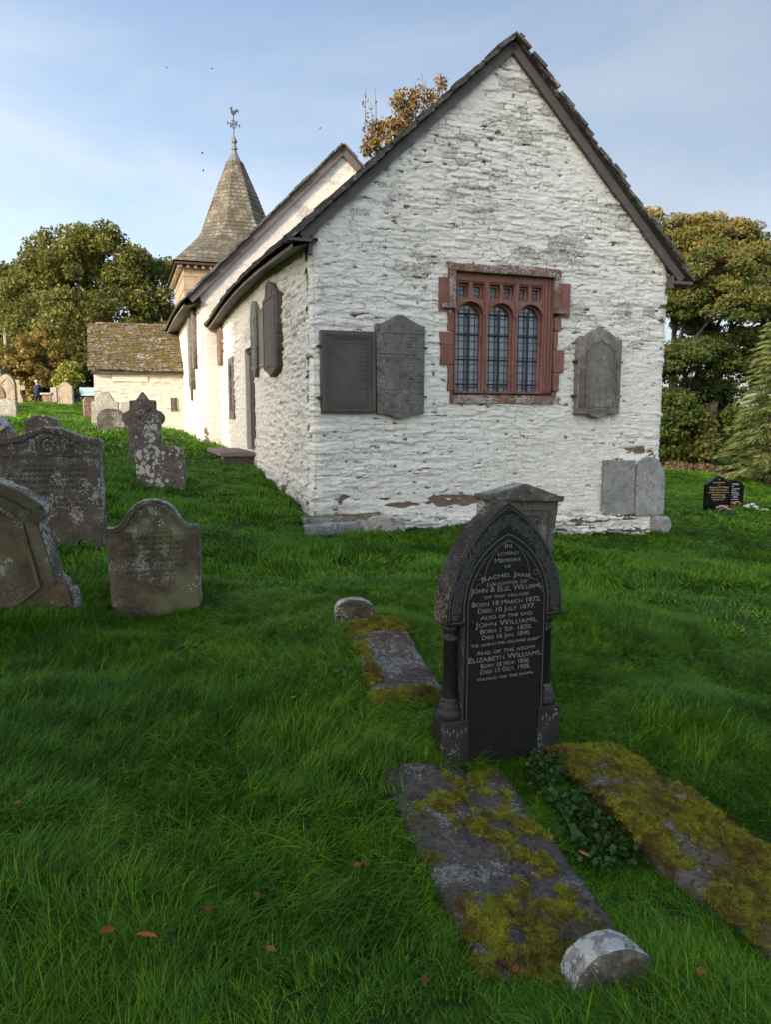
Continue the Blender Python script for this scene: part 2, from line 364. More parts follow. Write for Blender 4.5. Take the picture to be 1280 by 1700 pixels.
# ------------------------------------------------------------------ ground
CTRL = [at(*p) for p in [(833, 1234, 3.31), (40, 1018, 5.0), (255, 1022, 5.15), (85, 900, 6.6), (268, 808, 9.6), (245, 770, 12.6), (188, 716, 17), (180, 708, 18.5),
        (20, 699, 22), (20, 676, 33), (118, 674, 38), (62, 671, 48), (1190, 853, 16.7), (1215, 845, 19), (1120, 775, 33), (1275, 800, 30), (588, 1033, 4.78), (600, 1045, 4.6), (680, 1160, 3.65),
        (855, 925, 7.5), (1005, 1640, 1.98), (745, 1430, 2.55), (1160, 1400, 2.75), (950, 900, 10.3), (700, 880, 10.0)]]
CTRL += [(*uv2w(-.3, .9), .40), (*uv2w(.1, -.75), .03), (*uv2w(2.5, -.4), -.02), (*uv2w(5.6, 0), -.22), (*uv2w(-.05, 4.5), .62), (*uv2w(-.05, 9.5), .80), (*uv2w(-.5, 15.2), .98), (*uv2w(-3.2, 15.3), 1.33),
         (*uv2w(7, 12), -.4), (*uv2w(6, 25), .5), (0, 0, 0.02), (-3, 1, .18), (4, 3.5, -.22), (8, 8, -.6), (-8, 6, .8), (-6, 0, .5), (4, -3, -.1), (-4, -6, .2), (12, 10, -.8), (-14, 12, 1.6), (-25, 30, 2.3), (5, -12, -.2), (-12, -12, .6), (24, 20, -1.4), (25, 40, -1.8), (0, 60, 1.6), (-20, 60, 2.6)]
CTRL = np.array(CTRL)
def _tps():
    P = CTRL[:, :2]; n = len(P); d = np.hypot(*(P[:, None] - P[None]).transpose(2, 0, 1))
    K = np.where(d > 0, d * d * np.log(d + 1e-9), 0) + np.eye(n) * .25
    A = np.zeros((n + 3, n + 3)); Q = np.hstack([np.ones((n, 1)), P]); A[:n, :n] = K; A[:n, n:] = Q; A[n:, :n] = Q.T
    return np.linalg.solve(A, np.concatenate([CTRL[:, 2], [0, 0, 0]]))
_W = _tps()
def ground(x, y):
    x = np.asarray(x, float); y = np.asarray(y, float); sh = x.shape; x = x.ravel(); y = y.ravel()
    d2 = (x[:, None] - CTRL[None, :, 0]) ** 2 + (y[:, None] - CTRL[None, :, 1]) ** 2
    n = len(CTRL); z = (np.where(d2 > 1e-12, .5 * d2 * np.log(d2 + 1e-12), 0) @ _W[:n]) + _W[n] + _W[n + 1] * x + _W[n + 2] * y
    r = np.hypot(x, y); k = sstep(45, 90, r)
    far = np.where(x < 0, 2.0, -2.5) * sstep(20, 60, abs(x)) - 9 * sstep(60, 260, y) * sstep(-40, 60, x)
    far = far + sstep(250, 900, r) * (55 * fbm(x / 420 + 3, y / 420 + 1, 3, 5) - 14)
    z = np.clip(z, -4, 5) * (1 - k) + far * k
    z = z + (.09 * (fbm(x * .9, y * .9, 3, 21) - .5) * sstep(.5, 3, r) + .05 * (fbm(x * 2.3, y * 2.3, 2, 23) - .5)) * 2
    return z.reshape(sh)
def gz(x, y): return float(ground(np.array([x]), np.array([y]))[0])
def axis(lo, hi, step, far, grow=1.09):
    a = list(np.arange(lo, hi, step)); s = step; b = a[-1]; c = a[0]; L = []; H = []
    while b < far: s *= grow; b += s; H.append(b)
    s = step
    while c > -far: s *= grow; c -= s; L.append(c)
    return np.array(L[::-1] + a + H)
gx, gy = axis(-7, 8, .1, 1600), axis(-1, 14, .1, 1600)
GX, GY = np.meshgrid(gx, gy, indexing='ij'); GZ = np.zeros_like(GX)
for i in range(0, len(gx), 40): GZ[i:i + 40] = ground(GX[i:i + 40], GY[i:i + 40])
ni, nj = GX.shape; idx = np.arange(ni * nj).reshape(ni, nj)
fq = np.stack([idx[:-1, :-1], idx[1:, :-1], idx[1:, 1:], idx[:-1, 1:]], -1).reshape(-1, 4)
s = M_('turf soil', .95, .1); pos = N(s.nt, 'NewGeometry').outputs['Position']
c = s.mix(s.ss(s.noise(.7, 5, .6, vec=pos), .35, .7), (.022, .045, .009), (.035, .062, .012))
c = s.mix(s.ss(s.noise(14, 5, .7, vec=pos), .55, .75), c, (.028, .024, .013))
dist_ = N(s.nt, 'VectorMath', {0: pos}, operation='LENGTH').outputs['Value']
c = s.mix(s.ss(dist_, 60, 220), c, s.mix(s.ss(s.noise(.012, 3, .5, vec=pos), .45, .55), (.055, .075, .03), (.03, .045, .02)))
s.col(c).bump(s.noise(30, 5, .7, vec=pos), .6, .03)
go = mk('ground', np.stack([GX, GY, GZ], -1).reshape(-1, 3), fq, s.m, smooth=True); go['kind'] = 'structure'

EXCL = []                                          # grass keeps off these world polygons
def inpoly(x, y, poly):
    r = np.zeros(x.shape, bool); n = len(poly)
    for i in range(n):
        x0, y0 = poly[i]; x1, y1 = poly[(i + 1) % n]
        if y0 == y1: continue
        r ^= ((y0 > y) != (y1 > y)) & (x < (x1 - x0) * (y - y0) / (y1 - y0) + x0)
    return r
def wrect(cx, cy, rz, x0, x1, y0, y1):
    c, s_ = math.cos(rz), math.sin(rz)
    return [(cx + a * c - b * s_, cy + a * s_ + b * c) for a, b in ((x0, y0), (x1, y0), (x1, y1), (x0, y1))]
EXCL.append([uv2w(0, 0), uv2w(5.6, 0), uv2w(5.6, 9.5), uv2w(7, 9.5), uv2w(7, 29), uv2w(-.45, 29), uv2w(-.45, 18.6), uv2w(-3.15, 18.6), uv2w(-3.15, 15.25), uv2w(-.45, 15.25), uv2w(-.45, 9.5), uv2w(0, 9.5)])

# ------------------------------------------------------------------ church
church = thing('church', 'whitewashed rubble stone church with stone tiled roofs and a spire behind the graves', 'church', (CO[0], CO[1], 0), TH)

def masonry(s, z, seed, hs=(.085, .24), ls=None, up=2.6):
    """random rubble: jittered, stretched cells with worn lips, flush joints and a thick skin of limewash"""
    ch, cw = hs
    wx = s + .10 * (fbm(s * 1.7 + 9, z * 3.2, 3, seed + 2) - .5) + .05 * (fbm(s * 6 + 9, z * 9, 3, seed + 3) - .5)
    wz = z + .14 * (fbm(s * .9, z * .8, 3, seed) - .5) + .03 * (fbm(s * 4.4, z * 5, 3, seed + 1) - .5)
    def cells(cw, ch, sd):
        X = wx / cw; Z = wz / ch
        f1 = np.full(s.shape, 9.); f2 = np.full(s.shape, 9.); sid = np.zeros(s.shape); cx = np.zeros(s.shape); cz = np.zeros(s.shape)
        iz = np.floor(Z)
        for dj in (-2, -1, 0, 1, 2):
            jz = iz + dj; off = _h(jz, jz * 0 + 3, sd); rowh = .5 + 1.0 * _h(jz, jz * 0 + 8, sd); ix = np.floor(X * rowh - off)
            for di in (-1, 0, 1):
                jx = ix + di; a = _h(jx, jz, sd + 11); b = _h(jx, jz, sd + 12)
                px = (jx + .5 + .72 * (a - .5) + off) / rowh; pz = jz + .5 + .45 * (b - .5)
                d = ((np.abs(X - px) * rowh) ** 5 + (np.abs(Z - pz) * 1.05) ** 5) ** .2 / (.85 + .35 * _h(jx, jz, sd + 13))
                n = d < f1
                f2 = np.where(n, f1, np.minimum(f2, d)); sid = np.where(n, jx * 613 + jz * 7919, sid); cx = np.where(n, px, cx); cz = np.where(n, pz, cz); f1 = np.where(n, d, f1)
        return (f2 - f1) * ch, sid, X - cx, Z - cz
    A_ = cells(cw, ch, seed); B_ = cells(cw * 1.5, ch * 2.3, seed + 70)
    big = (vn(wx * 1.1 + 31, wz * 2.0, seed + 5) > .72) | ((wx > -.3) & (wx < .42) & (vn(wz * 2.6, wz * 0 + .5, seed + 4) > .35)) | ((wx > 5.15) & (wx < 5.75) & (vn(wz * 2.4, wz * 0 + 7.5, seed + 4) > .35))
    e, sid, dX, dZ = (np.where(big, q, p) for p, q in zip(A_, B_))
    r1, r2, r3 = (_h(sid, sid * 0 + j, seed + 40) for j in (1, 2, 3))
    prof = sstep(.001, .011, e)
    calm = 1 - .85 * sstep(.45, .62, fbm(s * .7 + 4, z * 1.0, 3, seed + 6))
    h = prof * (.25 + .75 * calm) * (.006 + .012 * (r1 - .25) - .016 * (r2 - .25) * dZ + .010 * (r3 - .5) * dX)
    h = h + .012 * (fbm(s * 7, z * 12, 5, seed + 8) - .5) + .015 * (fbm(s * .9, z * .9, 3, seed + 9) - .5)
    h = h + .011 * (fbm(s * 11, z * 36, 3, seed + 11) - .5) * (.4 + prof) + .011 * (fbm(s * 36, z * 60, 3, seed + 18) - .5)
    led = fbm(s * 2.2, z * 15, 3, seed + 17); led2 = fbm(s * 4.1, z * 30, 3, seed + 27)
    h = h + .013 * sstep(.545, .565, led) * calm + .008 * sstep(.56, .58, led2) * (.3 + .7 * calm)     # thin bedding ledges
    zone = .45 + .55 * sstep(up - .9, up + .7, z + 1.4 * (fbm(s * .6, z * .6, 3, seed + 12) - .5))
    grime_shade = .8 * sstep(.15, .95, r3) * (.35 + .65 * prof) * zone * sstep(.28, .62, fbm(s * 1.3, z * 2.0, 3, seed + 14))
    grime_shade = np.clip(grime_shade + 1.0 * (1 - sstep(.0, .009, e)) * sstep(.42, .60, fbm(s * 2.4, z * 3.4, 4, seed + 15)) * (.45 + .55 * zone), 0, 1)  # joint lines: dirt plus painted-in shadow lines under the stones
    return h, grime_shade, prof

def wall_wrap(name, mat, parent, s0, s1, ds, z0, zmax, dzs, place, top, holes, seed, hs, ls, up, barefn, amp=1.):
    ns = int(round((s1 - s0) / ds)) + 1; nz = int(round((zmax - z0) / dzs)) + 1
    sv = np.linspace(s0, s1, ns); zv = np.linspace(z0, zmax, nz)
    SS, ZZ = np.meshgrid(sv, zv, indexing='ij')
    T = top(sv)[:, None]; ZC = np.minimum(ZZ, T)
    h, g, prof = masonry(SS, ZC, seed, hs, ls, up); h = h * amp
    bare = barefn(SS, ZC, prof)
    h = h - .014 * sstep(.4, .6, bare)
    P = place(SS, ZC, h)
    keep = (ZZ[:-1, :-1] < np.minimum(T[:-1], T[1:]) - 1e-4)
    cs = (SS[:-1, :-1] + SS[1:, 1:]) / 2; cz = (ZZ[:-1, :-1] + ZZ[1:, 1:]) / 2
    for (a, b, c, d) in holes: keep &= ~((cs > a) & (cs < b) & (cz > c) & (cz < d))
    idx = np.arange(ns * nz).reshape(ns, nz)
    f = np.stack([idx[:-1, :-1], idx[1:, :-1], idx[1:, 1:], idx[:-1, 1:]], -1)[keep]
    used = np.unique(f); re = np.full(ns * nz, -1); re[used] = np.arange(len(used))
    return mk(name, P.reshape(-1, 3)[used], re[f], mat, parent, True, {'grime_shade': g.ravel()[used], 'bare': bare.ravel()[used]})

def corner_place(S_, Z, h):
    side = S_ < 0
    k = np.clip(.5 + S_ / .10, 0, 1); k = k * k * (3 - 2 * k)        # 0 on the south wall, 1 on the gable
    nx = -(1 - k); ny = -k; l = np.hypot(nx, ny); nx /= l; ny /= l
    u = np.where(side, 0, S_); v = np.where(side, -S_, 0)
    r = .035 * np.exp(-(S_ / .06) ** 2)                                # worn arris
    north = S_ > 5.6; e2 = np.clip(.5 - (S_ - 5.6) / .10, 0, 1)
    u = np.where(north, 5.6, u); v = np.where(north, S_ - 5.6, v)
    nx = np.where(S_ > 5.4, 1 - e2, nx); ny = np.where(S_ > 5.4, -e2 - 1e-6, ny); l = np.hypot(nx, ny); nx = nx / l; ny = ny / l
    r = r + .03 * np.exp(-((S_ - 5.6) / .06) ** 2)
    bat = .05 * np.clip(1.2 - Z, 0, 2) * np.where(side, 1, .4)        # slight batter
    return np.stack([u + nx * (h - r + bat), v + ny * (h - r + bat), Z], -1)
def sag(v): return .17 * np.sin(np.pi * np.clip(v / 9.6, 0, 1)) - .02
def gable_top(s):
    z = np.where(s <= 2.8, 6.44 - .905 * (2.8 - s), 6.44 - .95 * (s - 2.8))
    z = np.where(s < 0, 3.90 + sag(-s), z); return np.where(s > 5.6, 3.78, z)
def bare_chancel(s, z, prof):
    lowz = np.exp(-((z - (.46 - .05 * s)) / .13) ** 2) * sstep(.15, .5, s) * (1 - sstep(2.2, 2.9, s))
    b = lowz * sstep(.47, .58, fbm(s * 3.2, z * 11, 4, 91)) * 1.15
    b2 = np.exp(-((z - 1.05) / .07) ** 2) * sstep(4.75, 4.95, s) * (1 - sstep(5.45, 5.55, s)) * sstep(.45, .6, fbm(s * 5, z * 12, 3, 92))
    b3 = np.exp(-((z - .3 + .06 * s) / .16) ** 2) * (s < .1) * (s > -2.2) * sstep(.52, .64, fbm(s * 4, z * 5, 3, 93))
    b4 = np.exp(-((z - 5.35) / .13) ** 2) * np.exp(-((s - 2.75) / .4) ** 2) * sstep(.5, .68, fbm(s * 4, z * 11, 3, 94)) * .9
    b5 = np.exp(-((z - 3.3) / .5) ** 2) * sstep(5.2, 5.5, s) * (s < 5.7) * sstep(.56, .68, fbm(s * 5, z * 9, 3, 95)) * .9
    b6 = sstep(.70, .745, fbm(s * 7, z * 24, 4, 97)) * (1 - prof * .4) * .9      # small dark gaps
    return np.clip(b + b2 + b3 + b4 + b5 + b6, 0, 1)
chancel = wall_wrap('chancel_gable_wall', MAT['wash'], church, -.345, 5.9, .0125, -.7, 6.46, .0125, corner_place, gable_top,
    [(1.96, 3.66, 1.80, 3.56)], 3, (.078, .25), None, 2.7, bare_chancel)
wall_wrap('chancel_side_wall', MAT['washshade'], church, -9.55, -.20, .02, -.3, 4.2, .018, corner_place, gable_top,
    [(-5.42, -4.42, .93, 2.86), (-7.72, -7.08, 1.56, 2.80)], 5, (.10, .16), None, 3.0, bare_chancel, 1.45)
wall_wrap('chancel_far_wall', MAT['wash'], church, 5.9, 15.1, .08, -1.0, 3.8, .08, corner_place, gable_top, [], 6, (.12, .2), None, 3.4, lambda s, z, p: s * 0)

# nave: east gable and south wall
def nave_place(S_, Z, h):
    side = S_ < 0; k = np.clip(.5 + S_ / .25, 0, 1); k = k * k * (3 - 2 * k); nx = -(1 - k); ny = -k; l = np.hypot(nx, ny)
    u = np.where(side, 0, S_) - .457; v = np.where(side, -S_, 0) + 9.58; r = .05 * np.exp(-(S_ / .13) ** 2)
    bow = .05 * np.clip(1.6 - Z, 0, 2)
    return np.stack([u + nx / l * (h - r + bow), v + ny / l * (h - r + bow), Z], -1)
def nave_top(s):
    z = np.where(s < 3.68, 8.22 - .985 * (3.68 - s), 8.22 - .985 * (s - 3.68)); return np.where(s < 0, 4.62, z)
def bare_nave(s, z, prof):
    return np.clip(np.exp(-((z - 1.0) / .35) ** 2) * np.exp(-((s - .15) / .3) ** 2) * sstep(.5, .66, fbm(s * 4, z * 5, 3, 96)), 0, 1)
wall_wrap('nave_gable_wall', MAT['washshade'], church, -.3, 7.36, .03, .3, 8.25, .03, nave_place, nave_top, [], 8, (.11, .3), None, 5.4, bare_nave, .7)
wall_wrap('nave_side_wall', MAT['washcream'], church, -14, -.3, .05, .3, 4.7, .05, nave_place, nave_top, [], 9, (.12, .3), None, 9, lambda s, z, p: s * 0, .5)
mb = MB(); mb.box(6.75, 6.95, 9.6, 23.4, -.6, 4.6); mb.box(-.3, 6.75, 23.2, 23.4, .3, 4.6); mb.build('nave_far_wall', MAT['washcream'], church)

# stone tile roofs: every course of tiles laid as real, slightly ragged slabs
def tile_roof(name, mat, parent, e0, e1, r0, r1, expo=.19, wid=.30, thick=.028, esag=None, rag=.03, seed=1, lap=1.75, cl=None):
    rr = random.Random(seed); mb = MB(); e0, e1, r0, r1 = map(Vector, (e0, e1, r0, r1))
    L = (e1 - e0).length; al = (e1 - e0).normalized()
    def frame(a):
        e = e0.lerp(e1, a); r = r0.lerp(r1, a)
        if esag: e = e + Vector((0, 0, esag(a)))
        t = (r - e); n = al.cross(t.normalized()); n = n if n.z > 0 else -n
        return e, t, n.normalized()
    D = (r0 - e0).length; rows = int(D / expo) + 1
    for i in range(rows):
        a = -rr.uniform(0, rag) ; x = a
        while x < L:
            w = wid * rr.uniform(.55, 1.35); x2 = min(x + w, L + rr.uniform(0, rag))
            d0 = i * expo + rr.uniform(-.02, .02) - (.03 if i == 0 else 0); d1 = min(i * expo + expo * lap, D)
            th = thick * rr.uniform(.7, 1.5); g = .006; v = []
            li = rr.uniform(0, .012)
            for (xx, dd, hh) in ((x + g, d0, .022 + li), (x2 - g, d0, .022 + li), (x2 - g, d1, 0), (x + g, d1, 0)):
                e, t, n = frame(xx / L); tn = t.normalized()
                v.append(e + tn * dd + n * (hh + th)); 
            for (xx, dd, hh) in ((x + g, d0, .022 + li), (x2 - g, d0, .022 + li), (x2 - g, d1, 0), (x + g, d1, 0)):
                e, t, n = frame(xx / L); v.append(e + t.normalized() * dd + n * hh)
            mb.add(v, [(0, 1, 2, 3), (7, 6, 5, 4), (0, 4, 5, 1), (1, 5, 6, 2), (2, 6, 7, 3), (3, 7, 4, 0)])
            x = x2
    n_ = int(L / .4); v = []; f = []                                    # boarding under the tiles
    for i in range(n_ + 1):
        e, t, n = frame(i / n_); v += [e - n * .004, e + t - n * .004]
        if i: f.append((2 * i - 2, 2 * i, 2 * i + 1, 2 * i - 1))
    mb.add(v, f)
    o = mb.build(name, mat, parent)
    bm = bmesh.new(); bm.from_mesh(o.data); bmesh.ops.recalc_face_normals(bm, faces=bm.faces[:]); bm.to_mesh(o.data); bm.free()
    return o
csag = lambda a: sag(np.array(a * 9.7 - .1)) 
tile_roof('chancel_roof_slope', MAT['slate'], church, (-.30, -.14, 3.76), (-.30, 9.56, 3.76), (2.8, -.14, 6.565), (2.8, 9.56, 6.565), wid=.26, expo=.155, esag=lambda a: float(csag(a)), rag=.10, seed=3, thick=.042)
tile_roof('chancel_roof_slope', MAT['slate'], church, (5.90, -.14, 3.62), (5.90, 9.56, 3.62), (2.8, -.14, 6.565), (2.8, 9.56, 6.565), wid=.26, expo=.155, rag=.10, seed=4, thick=.042)
mb = MB()
v = -.16
while v < 9.5:
    m = Matrix.Translation((2.8, v, 6.605)) @ Matrix.Rotation(random.uniform(-.04, .04), 4, 'Y')
    mb.add([m @ Vector(p) for p in ((-.16, 0, -.10), (0, 0, .035), (.16, 0, -.11), (-.16, .36, -.10), (0, .36, .03), (.16, .36, -.11), (-.15, 0, -.14), (.15, 0, -.15), (0, 0, 0), (-.15, .36, -.14), (.15, .36, -.15), (0, .36, 0))],
           [(0, 1, 4, 3), (1, 2, 5, 4), (0, 6, 8, 1), (1, 8, 7, 2), (3, 4, 11, 9), (4, 5, 10, 11), (6, 9, 11, 8), (8, 11, 10, 7), (0, 3, 9, 6), (2, 7, 10, 5)])
    v += .37
mb.build('chancel_ridge', MAT['slate'], church)
def bargeboard(name, e, r, v0, v1, h0, h1, parent, mat):
    e, r = Vector(e), Vector(r); t = r - e; n = Vector((-t.z, 0, t.x)).normalized(); n = n if n.z > 0 else -n
    mb = MB(); pts = []
    for v in (v0, v1):
        pts += [Vector((p.x, v, p.z)) + n * h for p in (e, r) for h in (h0, h1)]
    mb.add(pts, [(0, 1, 3, 2), (4, 6, 7, 5), (0, 4, 5, 1), (2, 3, 7, 6), (0, 2, 6, 4), (1, 5, 7, 3)])
    return mb.build(name, mat, parent)
bargeboard('bargeboard', (-.18, 0, 3.845), (2.78, 0, 6.545), -.09, -.05, -.115, .0, church, MAT['timber'])
bargeboard('bargeboard', (5.82, 0, 3.675), (2.82, 0, 6.545), -.09, -.05, -.12, .0, church, MAT['timber'])
bargeboard('verge_soffit', (-.18, 0, 3.845), (2.8, 0, 6.56), -.05, .02, -.05, -.012, church, MAT['soffit'])
bargeboard('verge_soffit', (5.82, 0, 3.675), (2.8, 0, 6.56), -.05, .02, -.05, -.012, church, MAT['soffit'])
def eave_soffit(name, u0, u1, v0, v1, zf, parent, mat, n=24):
    v = []; f = []
    for i in range(n + 1):
        y = v0 + (v1 - v0) * i / n; z = zf(y)
        v += [(u0, y, z), (u1, y, z + .10), (u1, y, z + .14), (u0, y, z + .05)]
        if i: a = 4 * i - 4; b = 4 * i; f += [(a + k, b + k, b + (k + 1) % 4, a + (k + 1) % 4) for k in range(4)]
    return mk(name, v, f, mat, parent)
eave_soffit('eave_board', -.27, .06, -.09, 9.55, lambda y: 3.69 + float(sag(np.array(y))), church, MAT['soffit'])
eave_soffit('eave_board', 5.87, 5.54, -.09, 9.55, lambda y: 3.57, church, MAT['soffit'])
mb = MB(); mb.box(-.34, -.03, -.17, .03, 3.74, 3.775); mb.box(-.06, -.02, -.12, -.03, 3.60, 3.80); mb.build('kneeler', MAT['timber'], church)
mb = MB(); mb.box(5.58, 5.92, -.16, .04, 3.555, 3.60); mb.box(5.56, 5.60, -.12, 0, 3.50, 3.68); mb.build('kneeler', MAT['timber'], church)

# nave roof
nsag = lambda a: .10 * math.sin(math.pi * min(1, a * 1.6)) - .02
tile_roof('nave_roof_slope', MAT['slate'], church, (-.86, 9.44, 4.33), (-.86, 23.6, 4.33), (3.226, 9.44, 8.40), (3.226, 23.6, 8.40), expo=.24, wid=.4, thick=.034, esag=nsag, rag=.05, seed=7)
tile_roof('nave_roof_slope', MAT['slate'], church, (7.3, 9.44, 4.33), (7.3, 23.6, 4.33), (3.226, 9.44, 8.40), (3.226, 23.6, 8.40), expo=.24, wid=.4, thick=.034, rag=.05, seed=8)
bargeboard('bargeboard', (-.74, 0, 4.43), (3.2, 0, 8.36), 9.48, 9.52, -.17, .0, church, MAT['timber'])
bargeboard('bargeboard', (7.2, 0, 4.43), (3.25, 0, 8.36), 9.48, 9.52, -.17, .0, church, MAT['timber'])
eave_soffit('eave_board', -.82, -.40, 9.5, 23.5, lambda y: 4.25 + nsag((y - 9.5) / 14), church, MAT['soffit'])

# ---- east window
window = plate('east_window', rect(1.985, 3.60, 1.90, 3.56), .07, MAT['redstone'], church, bevel=.024, y=.005,
   holes=[arched(c - .205, c + .205, 1.925, 3.145) for c in (2.262, 2.74, 3.21)] + [rect(c - .078, c + .078, 3.19, 3.40) for c in (2.15, 2.385, 2.64, 2.855, 3.095, 3.31)])
plate('inner_tracery', rect(1.95, 3.64, 1.86, 3.58), .08, MAT['redstone'], window, bevel=.022, y=.068,
   holes=[arched(c - .178, c + .178, 1.93, 3.115) for c in (2.262, 2.74, 3.21)] + [rect(c - .056, c + .056, 3.215, 3.365) for c in (2.15, 2.385, 2.64, 2.855, 3.095, 3.31)])
for c in (2.262, 2.74, 3.21): strip('arch_moulding', arc(c, 2.94, .222, 8, 172, 14), .02, .02, MAT['redstone'], window, .006)
for a, b in ((2.06, 2.475), (2.53, 2.955), (3.005, 3.41)): strip('square_moulding', [(a, 3.14), (a, 3.435), (b, 3.435), (b, 3.14)], .022, .018, MAT['redstone'], window, .006)
for c in (2.025, 3.445, 3.505, 3.56): strip('jamb_moulding', [(c, 1.94), (c, 3.50)], .022, .022, MAT['redstone'], window, .006)
for c in (2.502, 2.978): strip('mullion_fillet', [(c, 1.94), (c, 3.42)], .03, .024, MAT['redstone'], window, .006)
for c in (2.262, 2.74, 3.21): mb = MB(); mb.box(c - .19, c + .19, .122, .128, 1.90, 3.13); mb.build('glass_pane', MAT['glass'], window)
for c in (2.15, 2.385, 2.64, 2.855, 3.095, 3.31): mb = MB(); mb.box(c - .07, c + .07, .122, .128, 3.20, 3.38); mb.build('glass_pane', MAT['glass'], window)
for c in (2.262, 2.74, 3.21):
    mb = MB()
    for k in (-1.5, -.5, .5, 1.5): mb.box(c + k * .083 - .0045, c + k * .083 + .0045, .112, .121, 1.92, 2.95 + math.sqrt(max(.0, .178 ** 2 - (k * .083) ** 2)))
    z = 1.985
    while z < 3.1:
        w = .178 if z < 2.94 else math.sqrt(max(0, .178 ** 2 - (z - 2.94) ** 2)); mb.box(c - w, c + w, .110, .120, z - .0045, z + .0045); z += .107
    mb.build('leading', MAT['leadcame'], window)
    mb = MB()
    for z in (2.03, 2.37, 2.71, 3.0): mb = MB(); mb.tube([(c - .182, .098, z), (c + .182, .098, z)], .0085, 8); mb.build('saddle_bar', MAT['iron'], window)
    mb = MB(); mb.tube([(c, .082, 1.93), (c, .082, 2.95), (c, .082, 2.98), (c, .082, 3.07)], [.013, .013, .019, .002], 8); mb.build('upright_bar', MAT['iron'], window)
for c in (2.15, 2.385, 2.64, 2.855, 3.095, 3.31):
    mb = MB(); mb.box(c - .004, c + .004, .112, .121, 3.21, 3.37)
    for z in (3.252, 3.318): mb.box(c - .058, c + .058, .110, .120, z - .004, z + .004)
    mb.build('leading', MAT['leadcame'], window)
q = [(1.765, 1.915, 2.995, 3.448), (1.905, 1.99, 2.74, 2.985), (1.79, 1.99, 2.56, 2.73), (1.80, 1.99, 2.285, 2.55), (1.915, 1.99, 1.93, 2.275), (1.955, 1.99, 1.755, 1.92),
     (3.645, 3.838, 3.003, 3.472), (3.595, 3.70, 2.80, 2.99), (3.595, 3.645, 2.535, 2.79), (3.595, 3.765, 2.21, 2.525), (3.595, 3.69, 1.935, 2.20), (3.595, 3.635, 1.755, 1.925)]
for i, (a, b, c, d) in enumerate(q):
    o = plate('quoin_block', resamp(rect(a, b + .0, c, d), .04, .006, i), .16, MAT['redstone'], window, bevel=.006, y=-.045 + .004 * (i % 3))
mb = MB(); mb.add([(1.96, -.045, 1.755), (3.63, -.045, 1.755), (3.63, -.045, 1.83), (1.96, -.045, 1.83), (1.96, .16, 1.755), (3.63, .16, 1.755), (3.63, .13, 1.925), (1.96, .13, 1.925)],
   [(0, 1, 2, 3), (3, 2, 6, 7), (0, 4, 5, 1), (1, 5, 6, 2), (0, 3, 7, 4), (4, 7, 6, 5)]); mb.build('sill', MAT['redsill'], window, bevel=.008)
hood = MB()
for (x0, x1, z0, z1) in ((1.905, 3.655, 3.535, 3.625), (1.905, 2.0, 3.10, 3.535), (3.56, 3.655, 3.10, 3.535)): hood.box(x0, x1, -.085, .09, z0, z1)
for (x0, x1) in ((1.80, 2.0), (3.56, 3.76)): hood.box(x0, x1, -.10, .09, 3.035, 3.10)
hood.build('hood_mould', MAT['redsill'], window, bevel=.014)
mb = MB(); mb.add([(1.88, -.05, 3.628), (3.67, -.05, 3.628), (3.67, .02, 3.70), (1.88, .02, 3.70), (1.88, .02, 3.628), (3.67, .02, 3.628)], [(0, 1, 2, 3), (0, 3, 4), (1, 5, 2), (0, 4, 5, 1), (3, 2, 5, 4)])
o = mb.build('weathering', MAT['redsill'], window)

# ---- doorway and slit window in the south wall (local: x towards east, y into the wall)
MS = Matrix(((0, 1, 0, 0), (-1, 0, 0, 0), (0, 0, 1, 0), (0, 0, 0, 1)))
mb = MB()
for k in range(5): mb.box(-5.44 + k * .205, -5.44 + k * .205 + .198, .06, .11, .95, 2.86, MS, .003)
door = mb.build('door', MAT['door'], church, bevel=.006)
for z in (1.2, 2.45): mb = MB(); mb.box(-5.40, -4.5, .045, .062, z, z + .05, MS); mb.build('hinge', MAT['iron'], door)
mb = MB(); mb.lathe([(.0, 0), (.02, 0), (.02, .01), (.03, .02), (.0, .04)], 12); mb.v = [tuple(MS @ Vector((-4.6 + p[0], .062 - p[2], 1.75 + p[1]))) for p in mb.v]; mb.build('handle', MAT['iron'], door)
mb = MB(); mb.box(-5.52, -5.41, -.03, .35, .93, 2.86, MS); mb.box(-4.43, -4.32, -.01, .35, .93, 2.86, MS); mb.box(-5.52, -4.32, -.03, .35, 2.86, 2.98, MS); mb.build('door_reveal', MAT['washcream'], church, bevel=.01)
mb = MB(); mb.box(-5.46, -4.38, .0, .30, .86, .945, MS); mb.build('door_step', MAT['bench'], church, bevel=.012)
mb = MB(); mb.box(-4.52, -4.44, -.025, .30, .95, 2.855, MS); mb.box(-5.4, -4.52, .02, .058, 2.78, 2.855, MS); mb.build('door_frame', MAT['door'], church)
slit = plate('slit_window', rect(-7.80, -7.0, 1.50, 2.86), .16, MAT['bench'], church, bevel=.012, y=-.05, m=MS, holes=[arched(-7.60, -7.2, 1.66, 2.70)])
mb = MB(); mb.box(-7.64, -7.16, .08, .09, 1.62, 2.74, MS); mb.build('glass_pane', MAT['glass'], slit)
mb = MB()
for z in (1.9, 2.15, 2.4): mb.box(-7.60, -7.2, .065, .079, z, z + .012, MS)
mb.box(-7.41, -7.395, .065, .079, 1.66, 2.7, MS); mb.build('leading', MAT['leadcame'], slit)
# nave south windows/strips
mb = MB(); mb.box(-.49, -.40, 12.0, 12.5, 2.0, 4.1); mb.build('nave_slit', MAT['door'], church)

